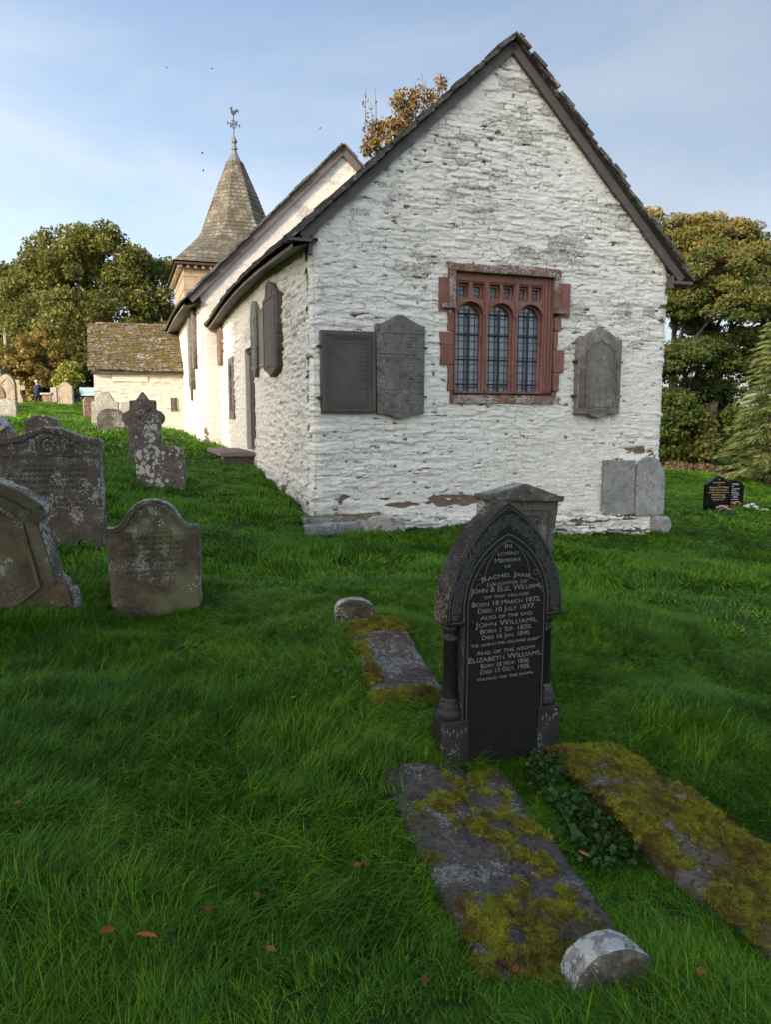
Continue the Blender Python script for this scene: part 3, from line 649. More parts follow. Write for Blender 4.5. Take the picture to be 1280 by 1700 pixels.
# ---- ragged rubble footing under the gable
def plinth_place(S_, Z, h):
    zt = .245 - .036 * S_ + .05 * (fbm(S_ * 2.3, S_ * 0, 3, 401) - .5); up_ = np.clip(Z - zt, 0, .4); lo_ = np.minimum(Z, zt)
    out = .10 + .05 * fbm(S_ * 1.7, lo_ * 6, 3, 403) + h * 2.0
    return np.stack([S_, -out + up_ * 1.6 + .03 * np.exp(-((Z - zt) / .02) ** 2), lo_ + up_ * .30 + h * .7 * (up_ > 0)], -1)
def bare_plinth(s, z, p):
    zt = .245 - .036 * s; n = fbm(s * 4, z * 20, 4, 405)
    return np.clip((1 - p) * .8 * sstep(.46, .58, n) + sstep(.63, .69, n) * .9 * (z < zt), 0, 1)
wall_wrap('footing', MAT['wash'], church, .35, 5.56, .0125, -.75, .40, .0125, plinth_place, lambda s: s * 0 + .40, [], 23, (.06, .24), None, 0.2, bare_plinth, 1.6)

# ---- porch
mb = MB(); mb.box(-3.12, -.46, 15.25, 15.75, .2, 3.02); mb.box(-3.12, -2.6, 15.75, 18.2, .2, 3.0)
mb.add([(-3.13, 15.25, 2.95), (-3.13, 18.55, 2.95), (-3.13, 16.9, 4.45), (-2.62, 15.25, 2.95), (-2.62, 18.55, 2.95), (-2.62, 16.9, 4.45)], [(0, 2, 1), (3, 4, 5), (0, 3, 5, 2), (1, 2, 5, 4), (0, 1, 4, 3)])
porch = thing('porch', None, None, (0, 0, 0)); porch.parent = church
def porch_place(S_, Z, h): return np.stack([S_, 15.22 - h, Z], -1)
wall_wrap('porch_wall', MAT['washcream'], porch, -3.14, -.40, .025, .4, 3.0, .025, porch_place, lambda s: s * 0 + 2.98, [(-.86, -.72, 1.72, 2.12)], 15, (.10, .3), None, 2.2, lambda s, z, p: s * 0, .9)
mb.build('porch_end_wall', MAT['washcream'], porch)
mb = MB(); mb.box(-.88, -.84, 15.16, 15.4, 1.70, 2.14); mb.box(-.74, -.70, 15.16, 15.4, 1.70, 2.14); mb.box(-.84, -.74, 15.3, 15.36, 1.70, 2.14); mb.build('slit_opening', MAT['door'], porch)
tile_roof('porch_roof_slope', MAT['mossroof'], porch, (-3.26, 15.02, 2.94), (-.42, 15.02, 2.94), (-3.26, 16.92, 4.52), (-.42, 16.92, 4.56), expo=.125, wid=.20, thick=.034, rag=.06, seed=12, esag=lambda a: .02 * math.sin(7 * a))
tile_roof('porch_roof_slope', MAT['mossroof'], porch, (-3.26, 18.8, 2.94), (-.42, 18.8, 2.94), (-3.26, 16.92, 4.52), (-.42, 16.92, 4.56), expo=.17, wid=.26, thick=.035, rag=.05, seed=13)
mb = MB(); mb.box(-3.2, -.45, 15.05, 15.2, 2.86, 2.93); mb.build('eave_board', MAT['timber'], porch)
mb = MB(); mb.box(-3.05, -.6, 16.86, 16.98, 4.53, 4.62, None, .02); mb.build('ridge_tiles', MAT['mossroof'], porch, bevel=.02)
mb = MB(); mb.box(-2.6, -1.55, 15.175, 15.26, 2.62, 2.84); mb.build('lintel_panel', MAT['washcream'], porch, bevel=.01)

# ---- bell tower and splay-footed spire
TU, TV, TA, TZ = 2.9, 25.6, 3.0, 7.86
tower = thing('bell_tower', None, None, (TU, TV, 0)); tower.parent = church
def tower_wall(name, sgn, ax):
    n = 60; pts = []
mb = MB(); b = 2.62; mb.box(-b, b, -b, b, 3.5, TZ - .12); o = mb.build('tower_wall', MAT['towerstone'], tower)
mb = MB()
for i in range(7):
    z = 4.0 + i * .55
    mb.box(-b - .02, b + .02, -b - .02, b + .02, z, z + .03)
mb.build('string_course', MAT['towerstone'], tower)
mb = MB(); mb.box(-TA + .04, TA - .04, -TA + .04, TA - .04, TZ - .13, TZ - .05); mb.build('eave_board', MAT['door'], tower)
for i in range(19):
    x = -2.75 + i * 5.5 / 18
    mb = MB(); mb.box(x - .055, x + .055, -2.85, -2.65, TZ - .26, TZ - .13); mb.build('rafter_end', MAT['towerstone'], tower)
    mb = MB(); mb.box(-2.85, -2.65, x - .055, x + .055, TZ - .26, TZ - .135); mb.build('rafter_end', MAT['towerstone'], tower)
prof = [(0, 3.0, 3.0), (.45, 2.62, 2.3), (.95, 2.18, 1.55), (1.35, 1.84, 1.05), (1.75, 1.58, .76), (2.15, 1.43, .60), (2.8, 1.20, .49), (3.6, .90, .37), (4.4, .57, .235), (4.98, .34, .14), (5.35, .2, .083)]
def pr(t):
    for (a, A, B), (c, C, D) in zip(prof, prof[1:]):
        if t <= c: k = (t - a) / (c - a); return A + (C - A) * k, B + (D - B) * k
    return prof[-1][1:]
v = []; f = []; nr = 29; tt = [4.98 * i / nr for i in range(nr + 1)]
def ring(t, grow):
    A, B = pr(t); A += grow; return [(A, B), (B, A), (-B, A), (-A, B), (-A, -B), (-B, -A), (B, -A), (A, -B)]
uvrow = []
for i in range(nr):
    n = len(v)
    for t, g in ((tt[i], .016), (tt[i + 1], .0)):
        for (x, y) in ring(t, g): v.append((x, y, TZ + t))
    f += [(n + j, n + (j + 1) % 8, n + 8 + (j + 1) % 8, n + 8 + j) for j in range(8)]
    f.append(tuple(n + j for j in range(8))[::-1])
s = M_('spire shingle', .85, .2)
xyz = N(s.nt, 'SeparateXYZ', {0: s.raw}); ang = s.ma('ADD', xyz.outputs[0], xyz.outputs[1])
bv = N(s.nt, 'CombineXYZ', {0: s.ma('SUBTRACT', xyz.outputs[0], s.ma('MULTIPLY', xyz.outputs[1], 1.0)), 1: s.ma('SUBTRACT', xyz.outputs[2], TZ)}).outputs[0]
bt = N(s.nt, 'TexBrick', {'Vector': bv, 'Color1': (.20, .183, .145, 1), 'Color2': (.12, .11, .088, 1), 'Mortar': (.03, .027, .02, 1), 'Scale': 1., 'Mortar Size': .012, 'Brick Width': .23, 'Row Height': .19, 'Bias': -.1})
c = s.mix(s.ma('MULTIPLY', s.ss(s.noise(1.9, 7, .75), .40, .56), .8), bt.outputs[0], (.06, .048, .030)); c = s.mix(s.ma('MULTIPLY', s.ss(s.noise(5, 4), .5, .7), .4), c, (.11, .105, .085))
s.col(c).bump(bt.outputs[1], -.8, .03)
spire = mk('spire', v, f, s.m, tower)
mb = MB(); mb.lathe([(.40, 4.93), (.27, 5.12), (.17, 5.3), (.11, 5.45), (.09, 5.5), (.14, 5.54), (.14, 5.59), (.085, 5.64), (.08, 5.78), (.13, 5.84), (.14, 5.91), (.08, 6.02), (.03, 6.1)], 8, (0, 0, TZ)); cap = mb.build('lead_cap', MAT['lead'], tower)
wv = MB(); z0 = TZ + 6.05; wv.tube([(0, 0, z0), (0, 0, z0 + .98)], .02, 8)
vane = wv.build('weather_vane', MAT['iron'], tower)
vane.location = (0, 0, 0)
mb = MB()
for a in (0, 90):
    c_, s_ = math.cos(R(a + 20)), math.sin(R(a + 20)); mb.tube([(-.30 * c_, -.30 * s_, z0 + .55), (.30 * c_, .30 * s_, z0 + .55)], .014, 6)
    for sg in (-1, 1):
        ex, ey = sg * .30 * c_, sg * .30 * s_; mb.tube([(ex, ey, z0 + .48), (ex, ey, z0 + .62)], .02, 6)
        mb.tube([(ex * .55, ey * .55, z0 + .55), (ex * .3, ey * .3, z0 + .67), (0, 0, z0 + .75)], .011, 6); mb.tube([(ex * .55, ey * .55, z0 + .55), (ex * .3, ey * .3, z0 + .43), (0, 0, z0 + .35)], .011, 6)
mb.build('compass_arms', MAT['iron'], vane)
cock = [(-.05, 0), (.05, 0), (.06, .06), (.16, .09), (.2, .2), (.28, .26), (.34, .14), (.36, .26), (.31, .38), (.2, .40), (.1, .30), (0, .28), (-.06, .34), (-.07, .44), (-.04, .52), (-.10, .50), (-.13, .55), (-.16, .49), (-.2, .46), (-.27, .42), (-.19, .40), (-.17, .30), (-.17, .16), (-.1, .06)]
plate('cockerel', [(x * .66, z * .66 + z0 + .93) for x, z in cock], .05, MAT['iron'], vane, bevel=.008, y=-.025, m=Matrix.Rotation(-.2, 4, 'Z'))

# ---- loose stones at the foot of the wall, bench
def slab_thing(name, label, cat, poly, z, th, mat, seed=0, amp=.012, bevel=.012, group=None, step=.06):
    cx = sum(p[0] for p in poly) / len(poly); cy = sum(p[1] for p in poly) / len(poly)
    me = curve_mesh([resamp([(x - cx, y - cy) for x, y in poly], step, amp, seed)], th, bevel)
    me.materials.clear(); me.materials.append(mat); me.name = name
    o = bpy.data.objects.new(name, me); o.location = (cx, cy, z - th / 2); link(o)
    if amp > .001:
        bm = bmesh.new(); bm.from_mesh(me); bmesh.ops.triangulate(bm, faces=bm.faces[:]); bmesh.ops.subdivide_edges(bm, edges=bm.edges[:], cuts=2, use_grid_fill=True); bm.to_mesh(me); bm.free(); rough(o, .03, 7, seed); rough(o, .012, 22, seed + 9)
    return tag(o, label, cat, group)
slab_thing('ledge_stone', 'flat pale stone lying in the grass at the left corner of the white gable', 'stone', [uv2w(a, b) for a, b in ((-.30, -.62), (.45, -.52), (.50, -.36), (-.25, -.42))], .225, .16, MAT['palegrey'], 3)
slab_thing('ledge_stone', 'moss covered ledge stone against the left foot of the white gable', 'stone', [uv2w(a, b) for a, b in ((-.25, -.36), (.62, -.34), (.95, -.05), (.1, .0), (-.2, .0))], .27, .30, MAT['ledge'], 4)
slab_thing('ledge_stone', 'grey broken ledge block beside the moss at the foot of the gable', 'stone', [uv2w(a, b) for a, b in ((.50, -.37), (1.15, -.36), (1.18, -.1), (.62, -.1))], .235, .34, MAT['rubble'], 5)
bm = bmesh.new(); bmesh.ops.create_icosphere(bm, subdivisions=4, radius=.17)
for vv in bm.verts:
    p = vv.co; vv.co = Vector((max(-.15, min(.15, p.x * 1.1)), max(-.13, min(.13, p.y)), max(-.16, min(.13, p.z * 1.05))))
me = bpy.data.meshes.new('corner_stone'); bm.to_mesh(me); bm.free(); me.materials.append(MAT['mauvegrey']); me.polygons.foreach_set('use_smooth', [True] * len(me.polygons))
o = link(bpy.data.objects.new('corner_stone', me)); x, y = uv2w(5.52, -.16); o.location = (x, y, -.10); o.rotation_euler = (0, .1, .5); rough(o, .02, 7)
tag(o, 'rounded pale boulder at the right foot of the white gable', 'stone')
x, y = uv2w(-.34, 5.5); b_ = thing('stone_bench', 'low stone slab bench on two stone blocks under the dark side door', 'bench', (x, y, .44), TH)
mb = MB(); mb.box(-.36, .32, -1.15, 1.15, .38, .46, None, .02); o = mb.build('seat', MAT['bench'], b_, bevel=.015); rough(o, .01)
for yy in (-.95, .75): mb = MB(); mb.box(-.28, .28, yy - .1, yy + .28, -.2, .378, None, .02); mb.build('support_block', MAT['bench'], b_, bevel=.02)

# ---- memorial tablets on the walls
def cramp(t, spots):
    for x, z in spots:
        mb = MB(); mb.box(x - .035, x + .03, -.10, .02, z - .012, z + .012); mb.build('iron_cramp', MAT['iron'], t, bevel=.004)
def tablet(label, u, z, on='gable', group='memorial tablets on the church walls'):
    if on == 'gable': x, y = uv2w(u, 0); rz = TH
    else: x, y = uv2w(0, u); rz = TH - math.pi / 2
    return thing('wall_tablet', label, 'memorial tablet', (x, y, z), rz, group)
def frame(t, name, x0, x1, z0, z1, w, d, mat, y): return strip(name, rect(x0, x1, z0, z1), w, d, mat, t, y, True)
# purple rectangle
t = tablet('purple brown rectangular tablet with moulded border at the left end of the gable', .46, 1.62)
plate('slab', rect(-.375, .37, .0, 1.06), .13, MAT['purpletext'], t, bevel=.01, y=-.09)
frame(t, 'border', -.345, .34, .04, 1.02, .05, .014, MAT['purple'], -.089); frame(t, 'moulding', -.275, .27, .11, .95, .018, .010, MAT['purple'], -.089)
frame(t, 'moulding', -.245, .24, .14, .90, .008, .006, MAT['purple'], -.089)
for i, z in enumerate((.065, .085)): strip('moulding', [(-.27, z), (.27, z)], .012, .012, MAT['purple'], t, -.089); strip('moulding', [(-.27, 1.06 - z), (.27, 1.06 - z)], .012, .012, MAT['purple'], t, -.089)
cramp(t, [(-.385, .86), (-.385, .2)])
for sx in (-1, 1):
    for z in (.16, .86): strip('corner_rosette', arc(sx * .215, z, .02, 0, 330, 10), .012, .008, MAT['purple'], t, -.089, True)
# grey shaped
t = tablet('grey olive tablet with pointed head and framed panels beside the purple one', 1.19, 1.59)
head = [(-.345, .02), (-.14, .0)] + [(-.10, -.03), (0, -.05), (.10, -.03)] + [(.15, .0), (.345, .02), (.355, 1.19), (.29, 1.20), (.20, 1.235), (.08, 1.30), (.03, 1.325), (-.03, 1.325), (-.09, 1.295), (-.2, 1.235), (-.29, 1.20), (-.355, 1.20)]
plate('slab', resamp(head, .04, .003, 2), .13, MAT['greyslatetext'], t, bevel=.012, y=-.098)
frame(t, 'panel_border', -.32, .32, .82, 1.09, .016, .008, MAT['greyslate'], -.097); frame(t, 'panel_border', -.32, -.01, .36, .77, .016, .008, MAT['greyslate'], -.097); frame(t, 'panel_border', .03, .32, .36, .77, .016, .008, MAT['greyslate'], -.097)
strip('panel_border', arc(-.20, .22, .09, 90, 180, 8) + arc(-.2, .14, .09, 180, 270, 6) + [(-.1, .05), (.1, .05)] + arc(.2, .14, .09, 270, 360, 6) + arc(.2, .22, .09, 0, 90, 8) + [(.08, .27), (0, .31), (-.08, .27)], .014, .008, MAT['greyslate'], t, -.097, True)
cramp(t, [(.36, .9), (.36, .25)])
strip('carved_swag', [(.07, .42), (.10, .50), (.14, .53), (.19, .50), (.2, .45), (.25, .47), (.29, .44)], .03, .012, MAT['greyslate'], t, -.097)
# right-hand tablet
t = tablet('tall warm grey tablet with ogee head, to the right of the red east window', 4.34, 1.575)
head = [(-.375, .03), (-.17, .03), (-.12, .0), (0, -.03), (.12, .0), (.17, .03), (.37, .03), (.375, 1.12), (.30, 1.17), (.26, 1.11), (.24, 1.17), (.15, 1.23), (.05, 1.26), (.0, 1.305), (-.06, 1.26), (-.16, 1.23), (-.24, 1.16), (-.26, 1.11), (-.31, 1.17), (-.38, 1.12)]
plate('slab', resamp(head, .04, .004, 4), .16, MAT['brownslate'], t, bevel=.014, y=-.12)
for sx in (-1, 1):
    strip('pilaster', [(sx * .315, .14), (sx * .315, .84)], .07, .02, MAT['brownslate0'], t, -.119); strip('moulding', [(sx * .245, .15), (sx * .245, .98)], .02, .012, MAT['brownslate0'], t, -.119)
strip('carved_arch', [(-.24, .92), (-.16, 1.04), (-.05, 1.07), (0, 1.12), (.05, 1.07), (.16, 1.04), (.24, .92)], .018, .010, MAT['brownslate0'], t, -.119)
cramp(t, [(-.385, .8), (.385, .8), (-.385, .3), (.38, .3)])
for k in range(6): strip('carved_scroll', arc(-.15 + k * .06, .075, .026, 0, 300, 9), .012, .009, MAT['brownslate0'], t, -.119)
strip('moulding', [(-.24, .14), (.24, .14)], .014, .010, MAT['brownslate0'], t, -.119)
# south wall tablets (u is here the distance back from the corner)
t = tablet('tall dark brown shaped tablet nearest the corner on the side wall', 2.33, 2.22, 'south')
head = [(-.55, .10), (-.3, .06), (0, -.03), (.3, .06), (.53, .10), (.56, 1.22), (.36, 1.25), (.28, 1.36), (0, 1.43), (-.28, 1.36), (-.36, 1.25), (-.57, 1.22)]
plate('slab', head, .17, MAT['purpletext'], t, bevel=.015, y=-.12); frame(t, 'moulding', -.46, .46, .14, 1.18, .03, .012, MAT['purple'], -.119)
strip('carved_arch', arc(0, 1.18, .26, 10, 170, 10), .03, .012, MAT['purple'], t, -.119)
t = tablet('short plain brown tablet half hidden between two taller ones on the side wall', 3.30, 2.42, 'south')
plate('slab', rect(-.36, .33, 0, .98), .09, MAT['brownslate'], t, bevel=.01, y=-.06); frame(t, 'moulding', -.30, .27, .06, .92, .02, .008, MAT['brownslate0'], -.059)
t = tablet('narrow round headed tablet, third from the corner on the side wall', 4.03, 2.30, 'south')
head = [(-.08, -.03), (.08, -.03), (.12, .08), (.30, .12), (.31, 1.0)] + arc(0, 1.0, .31, 8, 172, 10) + [(-.31, 1.0), (-.30, .12), (-.12, .08)]
plate('slab', head, .12, MAT['greyslatetext'], t, bevel=.012, y=-.09); strip('moulding', [(-.22, .2), (.22, .2), (.22, .98), (-.22, .98)], .025, .01, MAT['greyslate'], t, -.089, True)
t = tablet('small reddish tablet in the angle where side wall meets nave', 9.0, 2.80, 'south')
plate('slab', rect(-.32, .32, 0, .86), .12, MAT['hs_red'], t, bevel=.01, y=-.09); frame(t, 'moulding', -.26, .26, .06, .8, .03, .01, MAT['hs_red'], -.089)
def nave_tab(label, v, z, w, h, mat, d=.10):
    x, y = uv2w(-.46, v); t = thing('wall_tablet', label, 'memorial tablet', (x, y, z), TH - math.pi / 2, 'memorial tablets on the church walls')
    plate('slab', rect(-w / 2, w / 2, 0, h) if d < .12 else [(-w / 2, 0), (w / 2, 0), (w / 2, h * .9), (0, h), (-w / 2, h * .9)], d, MAT[mat], t, bevel=.01, y=-d); frame(t, 'moulding', -w / 2 + .08, w / 2 - .08, .08, h * .85, .03, .01, MAT[mat], -d + .001)
nave_tab('tall grey tablet on the nave side wall under the eaves, nearer the nave corner', 10.65, 2.8, .6, 1.5, 'brownslate0')
nave_tab('tall grey tablet with pointed head on the nave side wall, nearer the porch', 11.45, 2.3, .55, 1.9, 'greyslate', .13)
# flags leaning against the gable foot
x, y = uv2w(4.77, -.09); t = thing('leaning_flag', 'plain square topped grey flag standing against the right foot of the gable', 'grave slab', (x, y, .07), TH, rx=-.04)
rough(plate('slab', resamp([(-.28, 0), (.275, 0), (.29, .83), (-.265, .845)], .05, .008, 5), .07, MAT['palegrey'], t, bevel=.008, y=-.05), .006, 8)
x, y = uv2w(5.33, -.10); t = thing('leaning_flag', 'round topped pale mauve headstone standing against the right corner of the gable', 'headstone', (x, y, .04), TH, rx=-.05)
rough(plate('slab', resamp([(-.275, 0), (.26, 0), (.285, .66), (.25, .70)] + arc(.0, .66, .25, 8, 165, 12) + [(-.255, .60)], .05, .008, 6), .08, MAT['mauvegrey'], t, bevel=.01, y=-.06), .008, 8)

# ------------------------------------------------------------------ graves
def edged(o, mat, lim=.55, up=None):
    """the worn edges of a slab get their own weathered stone"""
    o.data.materials.append(mat)
    for p in o.data.polygons:
        if abs(p.normal.y) < lim and (up is None or p.normal.z > up): p.material_index = 1
    return o
def sym(right):                                     # mirror the right half of an outline given from the foot up
    return list(right) + [(-x, z) for x, z in right[::-1] if abs(x) > 1e-6]
def hs(name, label, px, Y, rz, outline, d, mat, cat='headstone', edge=None, rx=0, ry=0, sink=.12, bevel=.012, amp=.006, group='headstones in the churchyard', step=.03, seed=0, z=None, rgh=.004):
    x = at(px, 800, Y)[0]; t = thing(name, label, cat, (x, Y, (gz(x, Y) if z is None else z) - .01), rz, group, rx, ry)
    out = [(a, b - sink if b <= .001 else b) for a, b in outline]
    o = plate('slab', resamp(out, step, amp, seed), d, MAT[mat], t, bevel=bevel, y=-d / 2)
    if edge: edged(o, MAT[edge])
    if rgh: rough(o, rgh, 9, seed)
    c = wrect(x, Y, rz, min(p[0] for p in outline), max(p[0] for p in outline), -d / 2, d / 2); EXCL.append(c)
    return t
def top(px, py, Y):                                 # height of a seen top above the turf
    p = at(px, py, Y); return p[2] - gz(p[0], Y)

# --- the black granite gothic stone
bx, by = .527, 3.305; bz = .085
A = thing('gothic_headstone', 'black granite gothic headstone with side columns and grey inscription in the foreground', 'headstone', (bx, by, bz), .375, 'headstones in the churchyard')
EXCL.append(wrect(bx, by, .375, -.31, .31, -.08, .12))
go_ = gothic(.302, .585, .60, 1.128, 22); gi = gothic(.205, .0, .66, .985, 22)
arch = plate('arch_block', go_, .14, MAT['granite'], A, bevel=.006, y=-.07); arch.data.materials.append(MAT['graniterough'])
for p in arch.data.polygons:
    if p.normal.y > -.55 and p.normal.z > -.6: p.material_index = 1
tab = plate('tablet', rect(-.215, .215, -.12, .66), .14, MAT['granite'], A, bevel=.005, y=-.066); tab.data.materials.append(MAT['graniterough'])
for p in tab.data.polygons:
    if abs(p.normal.y) < .5: p.material_index = 1
inner = plate('inscribed_panel', [(-.212, -.1)] + gi[1:2] + gi[2:] , .01, MAT['granite'], A, bevel=.002, y=-.0745) if False else None
for sx in (-1, 1):
    mb = MB(); mb.box(sx * .245 - .06, sx * .245 + .06, -.075, .065, -.12, .145); pb = mb.build('plinth_block', MAT['granitebase'], A, bevel=.006)
    mb = MB()
    for k in range(5):
        a0 = sx * .245 + (k - 2) * .02; z0_ = .09 + .012 * math.sin(k * 2.1)
        mb.add([(a0 - .007, -.0765, z0_), (a0, -.0765, z0_ - .012), (a0 + .008, -.0765, z0_ + .004), (a0, -.0765, z0_ + .016)], [(0, 1, 2, 3)])
    mb.build('carved_leaf', MAT['etch'], pb)
    mb = MB(); mb.lathe([(.034, .225), (.032, .25), (.030, .50), (.034, .505), (.040, .515), (.034, .527), (.030, .53), (.033, .55), (.040, .585)], 20, (sx * .252, -.005, 0)); colm = mb.build('column', MAT['granite'], A, True)
    mb = MB(); mb.lathe([(.056, .143), (.058, .160), (.056, .180), (.046, .186), (.050, .197), (.046, .208), (.036, .216), (.040, .228), (.034, .24)], 20, (sx * .252, -.005, 0)); mb.build('base', MAT['granitebase'], colm, True)
    mb = MB(); mb.lathe([(.031, .50), (.038, .508), (.040, .516), (.037, .524), (.031, .53)], 20, (sx * .252, -.005, 0)); mb.build('ring', MAT['granitebase'], colm, True)
Yf = -.0705
def etchline(name, pts, w, mat='etch', closed=False, par=None, y=Yf): return strip(name, pts, w, .0012, MAT[mat], par or A, y, closed)
o_line = gothic(.292, .60, .612, 1.108, 24)
etchline('etched_border', o_line[2:] , .0035)
mid = [(.218, .60)] + gothic(.218, 0, .66, .985, 24)[2:-0 or None] + [(-.218, .60)]
etchline('etched_border', [p for p in mid], .0045)
etchline('etched_border', [(.198, .02), (.198, .66)] + gothic(.198, 0, .66, .955, 24)[2:] + [(-.198, .66), (-.198, .02)], .0032)
etchline('etched_border', [(.292, .60), (.222, .60)], .003); etchline('etched_border', [(-.292, .60), (-.222, .60)], .003)
for sx in (-1, 1):
    etchline('etched_cusp', [(sx * .19, .70), (sx * .155, .765), (sx * .118, .775), (sx * .118, .80), (sx * .10, .86), (sx * .05, .93), (0, .96)], .0028)
    etchline('etched_rosette', arc(sx * .148, .80, .013, 0, 330, 10), .003, closed=True)
mb = MB(); rr = random.Random(8)
band = gothic(.256, .60, .63, 1.055, 40)[2:]
for i, (x, z) in enumerate(band):
    for k in range(9):
        a = rr.uniform(0, 6.28); l = rr.uniform(.010, .020); w = rr.uniform(.0025, .005); ox = x + rr.uniform(-.022, .022); oz = z + rr.uniform(-.018, .018)
        ca, sa = math.cos(a), math.sin(a)
        if oz < .607: continue
        mb.add([(ox + ca * l + 0, Yf - .0008, oz + sa * l), (ox - sa * w, Yf - .0008, oz + ca * w), (ox - ca * l, Yf - .0008, oz - sa * l), (ox + sa * w, Yf - .0008, oz - ca * w)], [(0, 1, 2, 3)])
mb.build('carved_foliage', MAT['etch2'], A)
ZL = lambda y: 1.128 - (y - 205) * .000838
inscription([('In', .035, .03, ZL(450)), ('Loving', .108, .028, ZL(489)), ('Memory', .135, .028, ZL(527)), ('of', .033, .026, ZL(560)),
   ('Rachel Jane,', .262, .031, ZL(608), .016), ('daughter of', .208, .026, ZL(650)), ('John & Eliz. Williams,', .372, .036, ZL(684)), ('of this village.', .236, .024, ZL(719), 0, .2),
   ('Born 18 March 1872.', .358, .031, ZL(758)), ('Died 10 July 1877.', .298, .031, ZL(795)), ('Also of the said', .270, .028, ZL(832)), ('John Williams,', .322, .036, ZL(873)),
   ('Born 1 Sep. 1830.', .268, .030, ZL(909)), ('Died 16 Jan. 1890.', .252, .029, ZL(943)), ('"He giveth His beloved sleep"', .366, .021, ZL(979), 0, .2), ('And of the above', .308, .027, ZL(1026)),
   ('Elizabeth Williams,', .384, .036, ZL(1066)), ('Born 18 Nov. 1836.', .258, .030, ZL(1101)), ('Died 15 Oct. 1905.', .262, .029, ZL(1134)), ('Waiting for the dawn.', .302, .022, ZL(1172))], MAT['letter'], A, Yf - .0008)

# --- grey pedimented stone behind it
t = hs('headstone', 'grey carved headstone with a pedimented cap leaning behind the black gothic headstone', 858, 7.45, .36, sym([(.37, 0), (.435, .64)]), .18, 'hs_grey', edge='hs_cap', ry=.055, rx=-.03, bevel=.01)
hB = .64
cap_ = plate('cap', [(-.455, hB), (.455, hB), (.47, hB + .025), (.47, hB + .06), (.40, hB + .065), (.03, hB + .175), (-.03, hB + .175), (-.40, hB + .065), (-.47, hB + .06), (-.47, hB + .025)], .22, MAT['hs_grey'], t, bevel=.015, y=-.14); edged(cap_, MAT['hs_cap'], .55, .1)
strip('panel_border', [(-.30, .02), (-.30, .56), (.32, .56), (.32, .02)], .02, .014, MAT['hs_grey'], t, -.099); strip('panel_border', [(.20, .02), (.20, .50), (-.2, .50), (-.2, .02)], .014, .012, MAT['hs_grey'], t, -.099)
strip('carved_cross', [(0, .60), (0, .68)], .03, .014, MAT['hs_grey'], t, -.099); strip('carved_scroll', [(.10, .40), (.16, .46), (.22, .42), (.26, .47)], .02, .012, MAT['hs_grey'], t, -.105)

# --- left foreground
t = hs('headstone', 'large olive brown gothic headstone leaning over at the left edge of the picture', 3, 5.0, .10, sym([(.47, 0), (.47, .09), (.43, .10), (.43, .15), (.40, .18), (.375, .55), (.38, .60), (.45, .66), (.43, .71), (.33, .82), (.18, .93), (.0, 1.06)]), .17, 'hs_olive', edge='hs_cap', ry=-.20, amp=.008, seed=2)
strip('gable_moulding', [(.41, .68), (.30, .80), (.16, .90), (0, 1.02), (-.16, .90), (-.30, .80), (-.41, .68)], .07, .035, MAT['hs_olive'], t, -.083)
for sx in (-1, 1): strip('pilaster', [(sx * .355, .17), (sx * .335, .62)], .075, .035, MAT['hs_olive'], t, -.083); strip('pilaster_foot', [(sx * .41, .0), (sx * .41, .14)], .10, .04, MAT['hs_olive'], t, -.083); strip('bracket', [(sx * .35, .62), (sx * .43, .665)], .08, .05, MAT['hs_olive'], t, -.083)
strip('panel_moulding', [(.27, .16), (.27, .62), (.16, .74), (0, .82), (-.16, .74), (-.27, .62), (-.27, .16), (-.08, .08), (.10, .08)], .022, .02, MAT['hs_olive'], t, -.083, True)
t = hs('headstone', 'shouldered headstone green with algae, standing right of the large leaning one', 253, 5.15, .16, sym([(.300, 0), (.322, .64), (.318, .66), (.262, .658), (.22, .68), (.185, .725), (.155, .775), (.11, .82), (.055, .845), (0, .853)]), .11, 'hs_green', edge='hs_cap', ry=-.015, seed=3, amp=.004)
strip('edge_moulding', [(.285, .64), (.255, .635), (.21, .655), (.168, .705), (.135, .76), (.09, .80), (0, .825), (-.09, .80), (-.135, .76), (-.168, .705), (-.21, .655), (-.255, .635), (-.285, .64)], .014, .01, MAT['hs_olive'], t, -.054)
t = hs('headstone', 'very wide dark grey headstone with carved roundel and lichen spots', 87, 6.6, .08, sym([(.435, 0), (.44, .965), (.43, .985), (.36, .99), (.25, 1.015), (.12, 1.07), (.04, 1.09), (0, 1.092)]), .13, 'hs_dark', edge='hs_cap', seed=4, rx=-.03)
strip('top_moulding', [(.43, .95), (.33, .96), (.22, .985), (.10, 1.04), (0, 1.06), (-.10, 1.04), (-.22, .985), (-.33, .96), (-.43, .95)], .03, .02, MAT['hs_dark'], t, -.063)
strip('carved_roundel', arc(.0, .93, .085, 0, 340, 18), .03, .022, MAT['hs_dark'], t, -.063, True); strip('carved_roundel', arc(0, .93, .045, 0, 340, 14), .02, .018, MAT['hs_dark'], t, -.063, True)
for sx in (-1, 1): strip('ledge_moulding', [(sx * .43, .84), (sx * .11, .84)], .016, .012, MAT['hs_dark'], t, -.063); strip('carved_leaf', [(sx * .11, .86), (sx * .17, .89), (sx * .15, .93), (sx * .21, .95)], .02, .014, MAT['hs_dark'], t, -.063)
t = hs('headstone', 'reddish headstone with white scroll top, cut by the left edge beside the wide one', -32, 6.95, .05, sym([(.29, 0), (.29, .97), (.22, 1.03), (.1, 1.06), (0, 1.06)]), .12, 'hs_red', edge='hs_cap', seed=5)
strip('scroll', [(.12, .98), (.20, 1.03), (.27, 1.02), (.30, .95), (.25, .92), (.21, .96)], .045, .05, MAT['hs_white'], t, -.06)
h = top(76, 688, 9.2)
t = hs('headstone', 'low brown headstone with a white lichen rim showing over the wide grey headstone', 76, 9.2, .06, sym([(.20, 0), (.21, h - .06), (.16, h - .05), (.08, h - .005), (0, h)]), .12, 'hs_spot', edge='hs_pale', seed=6)
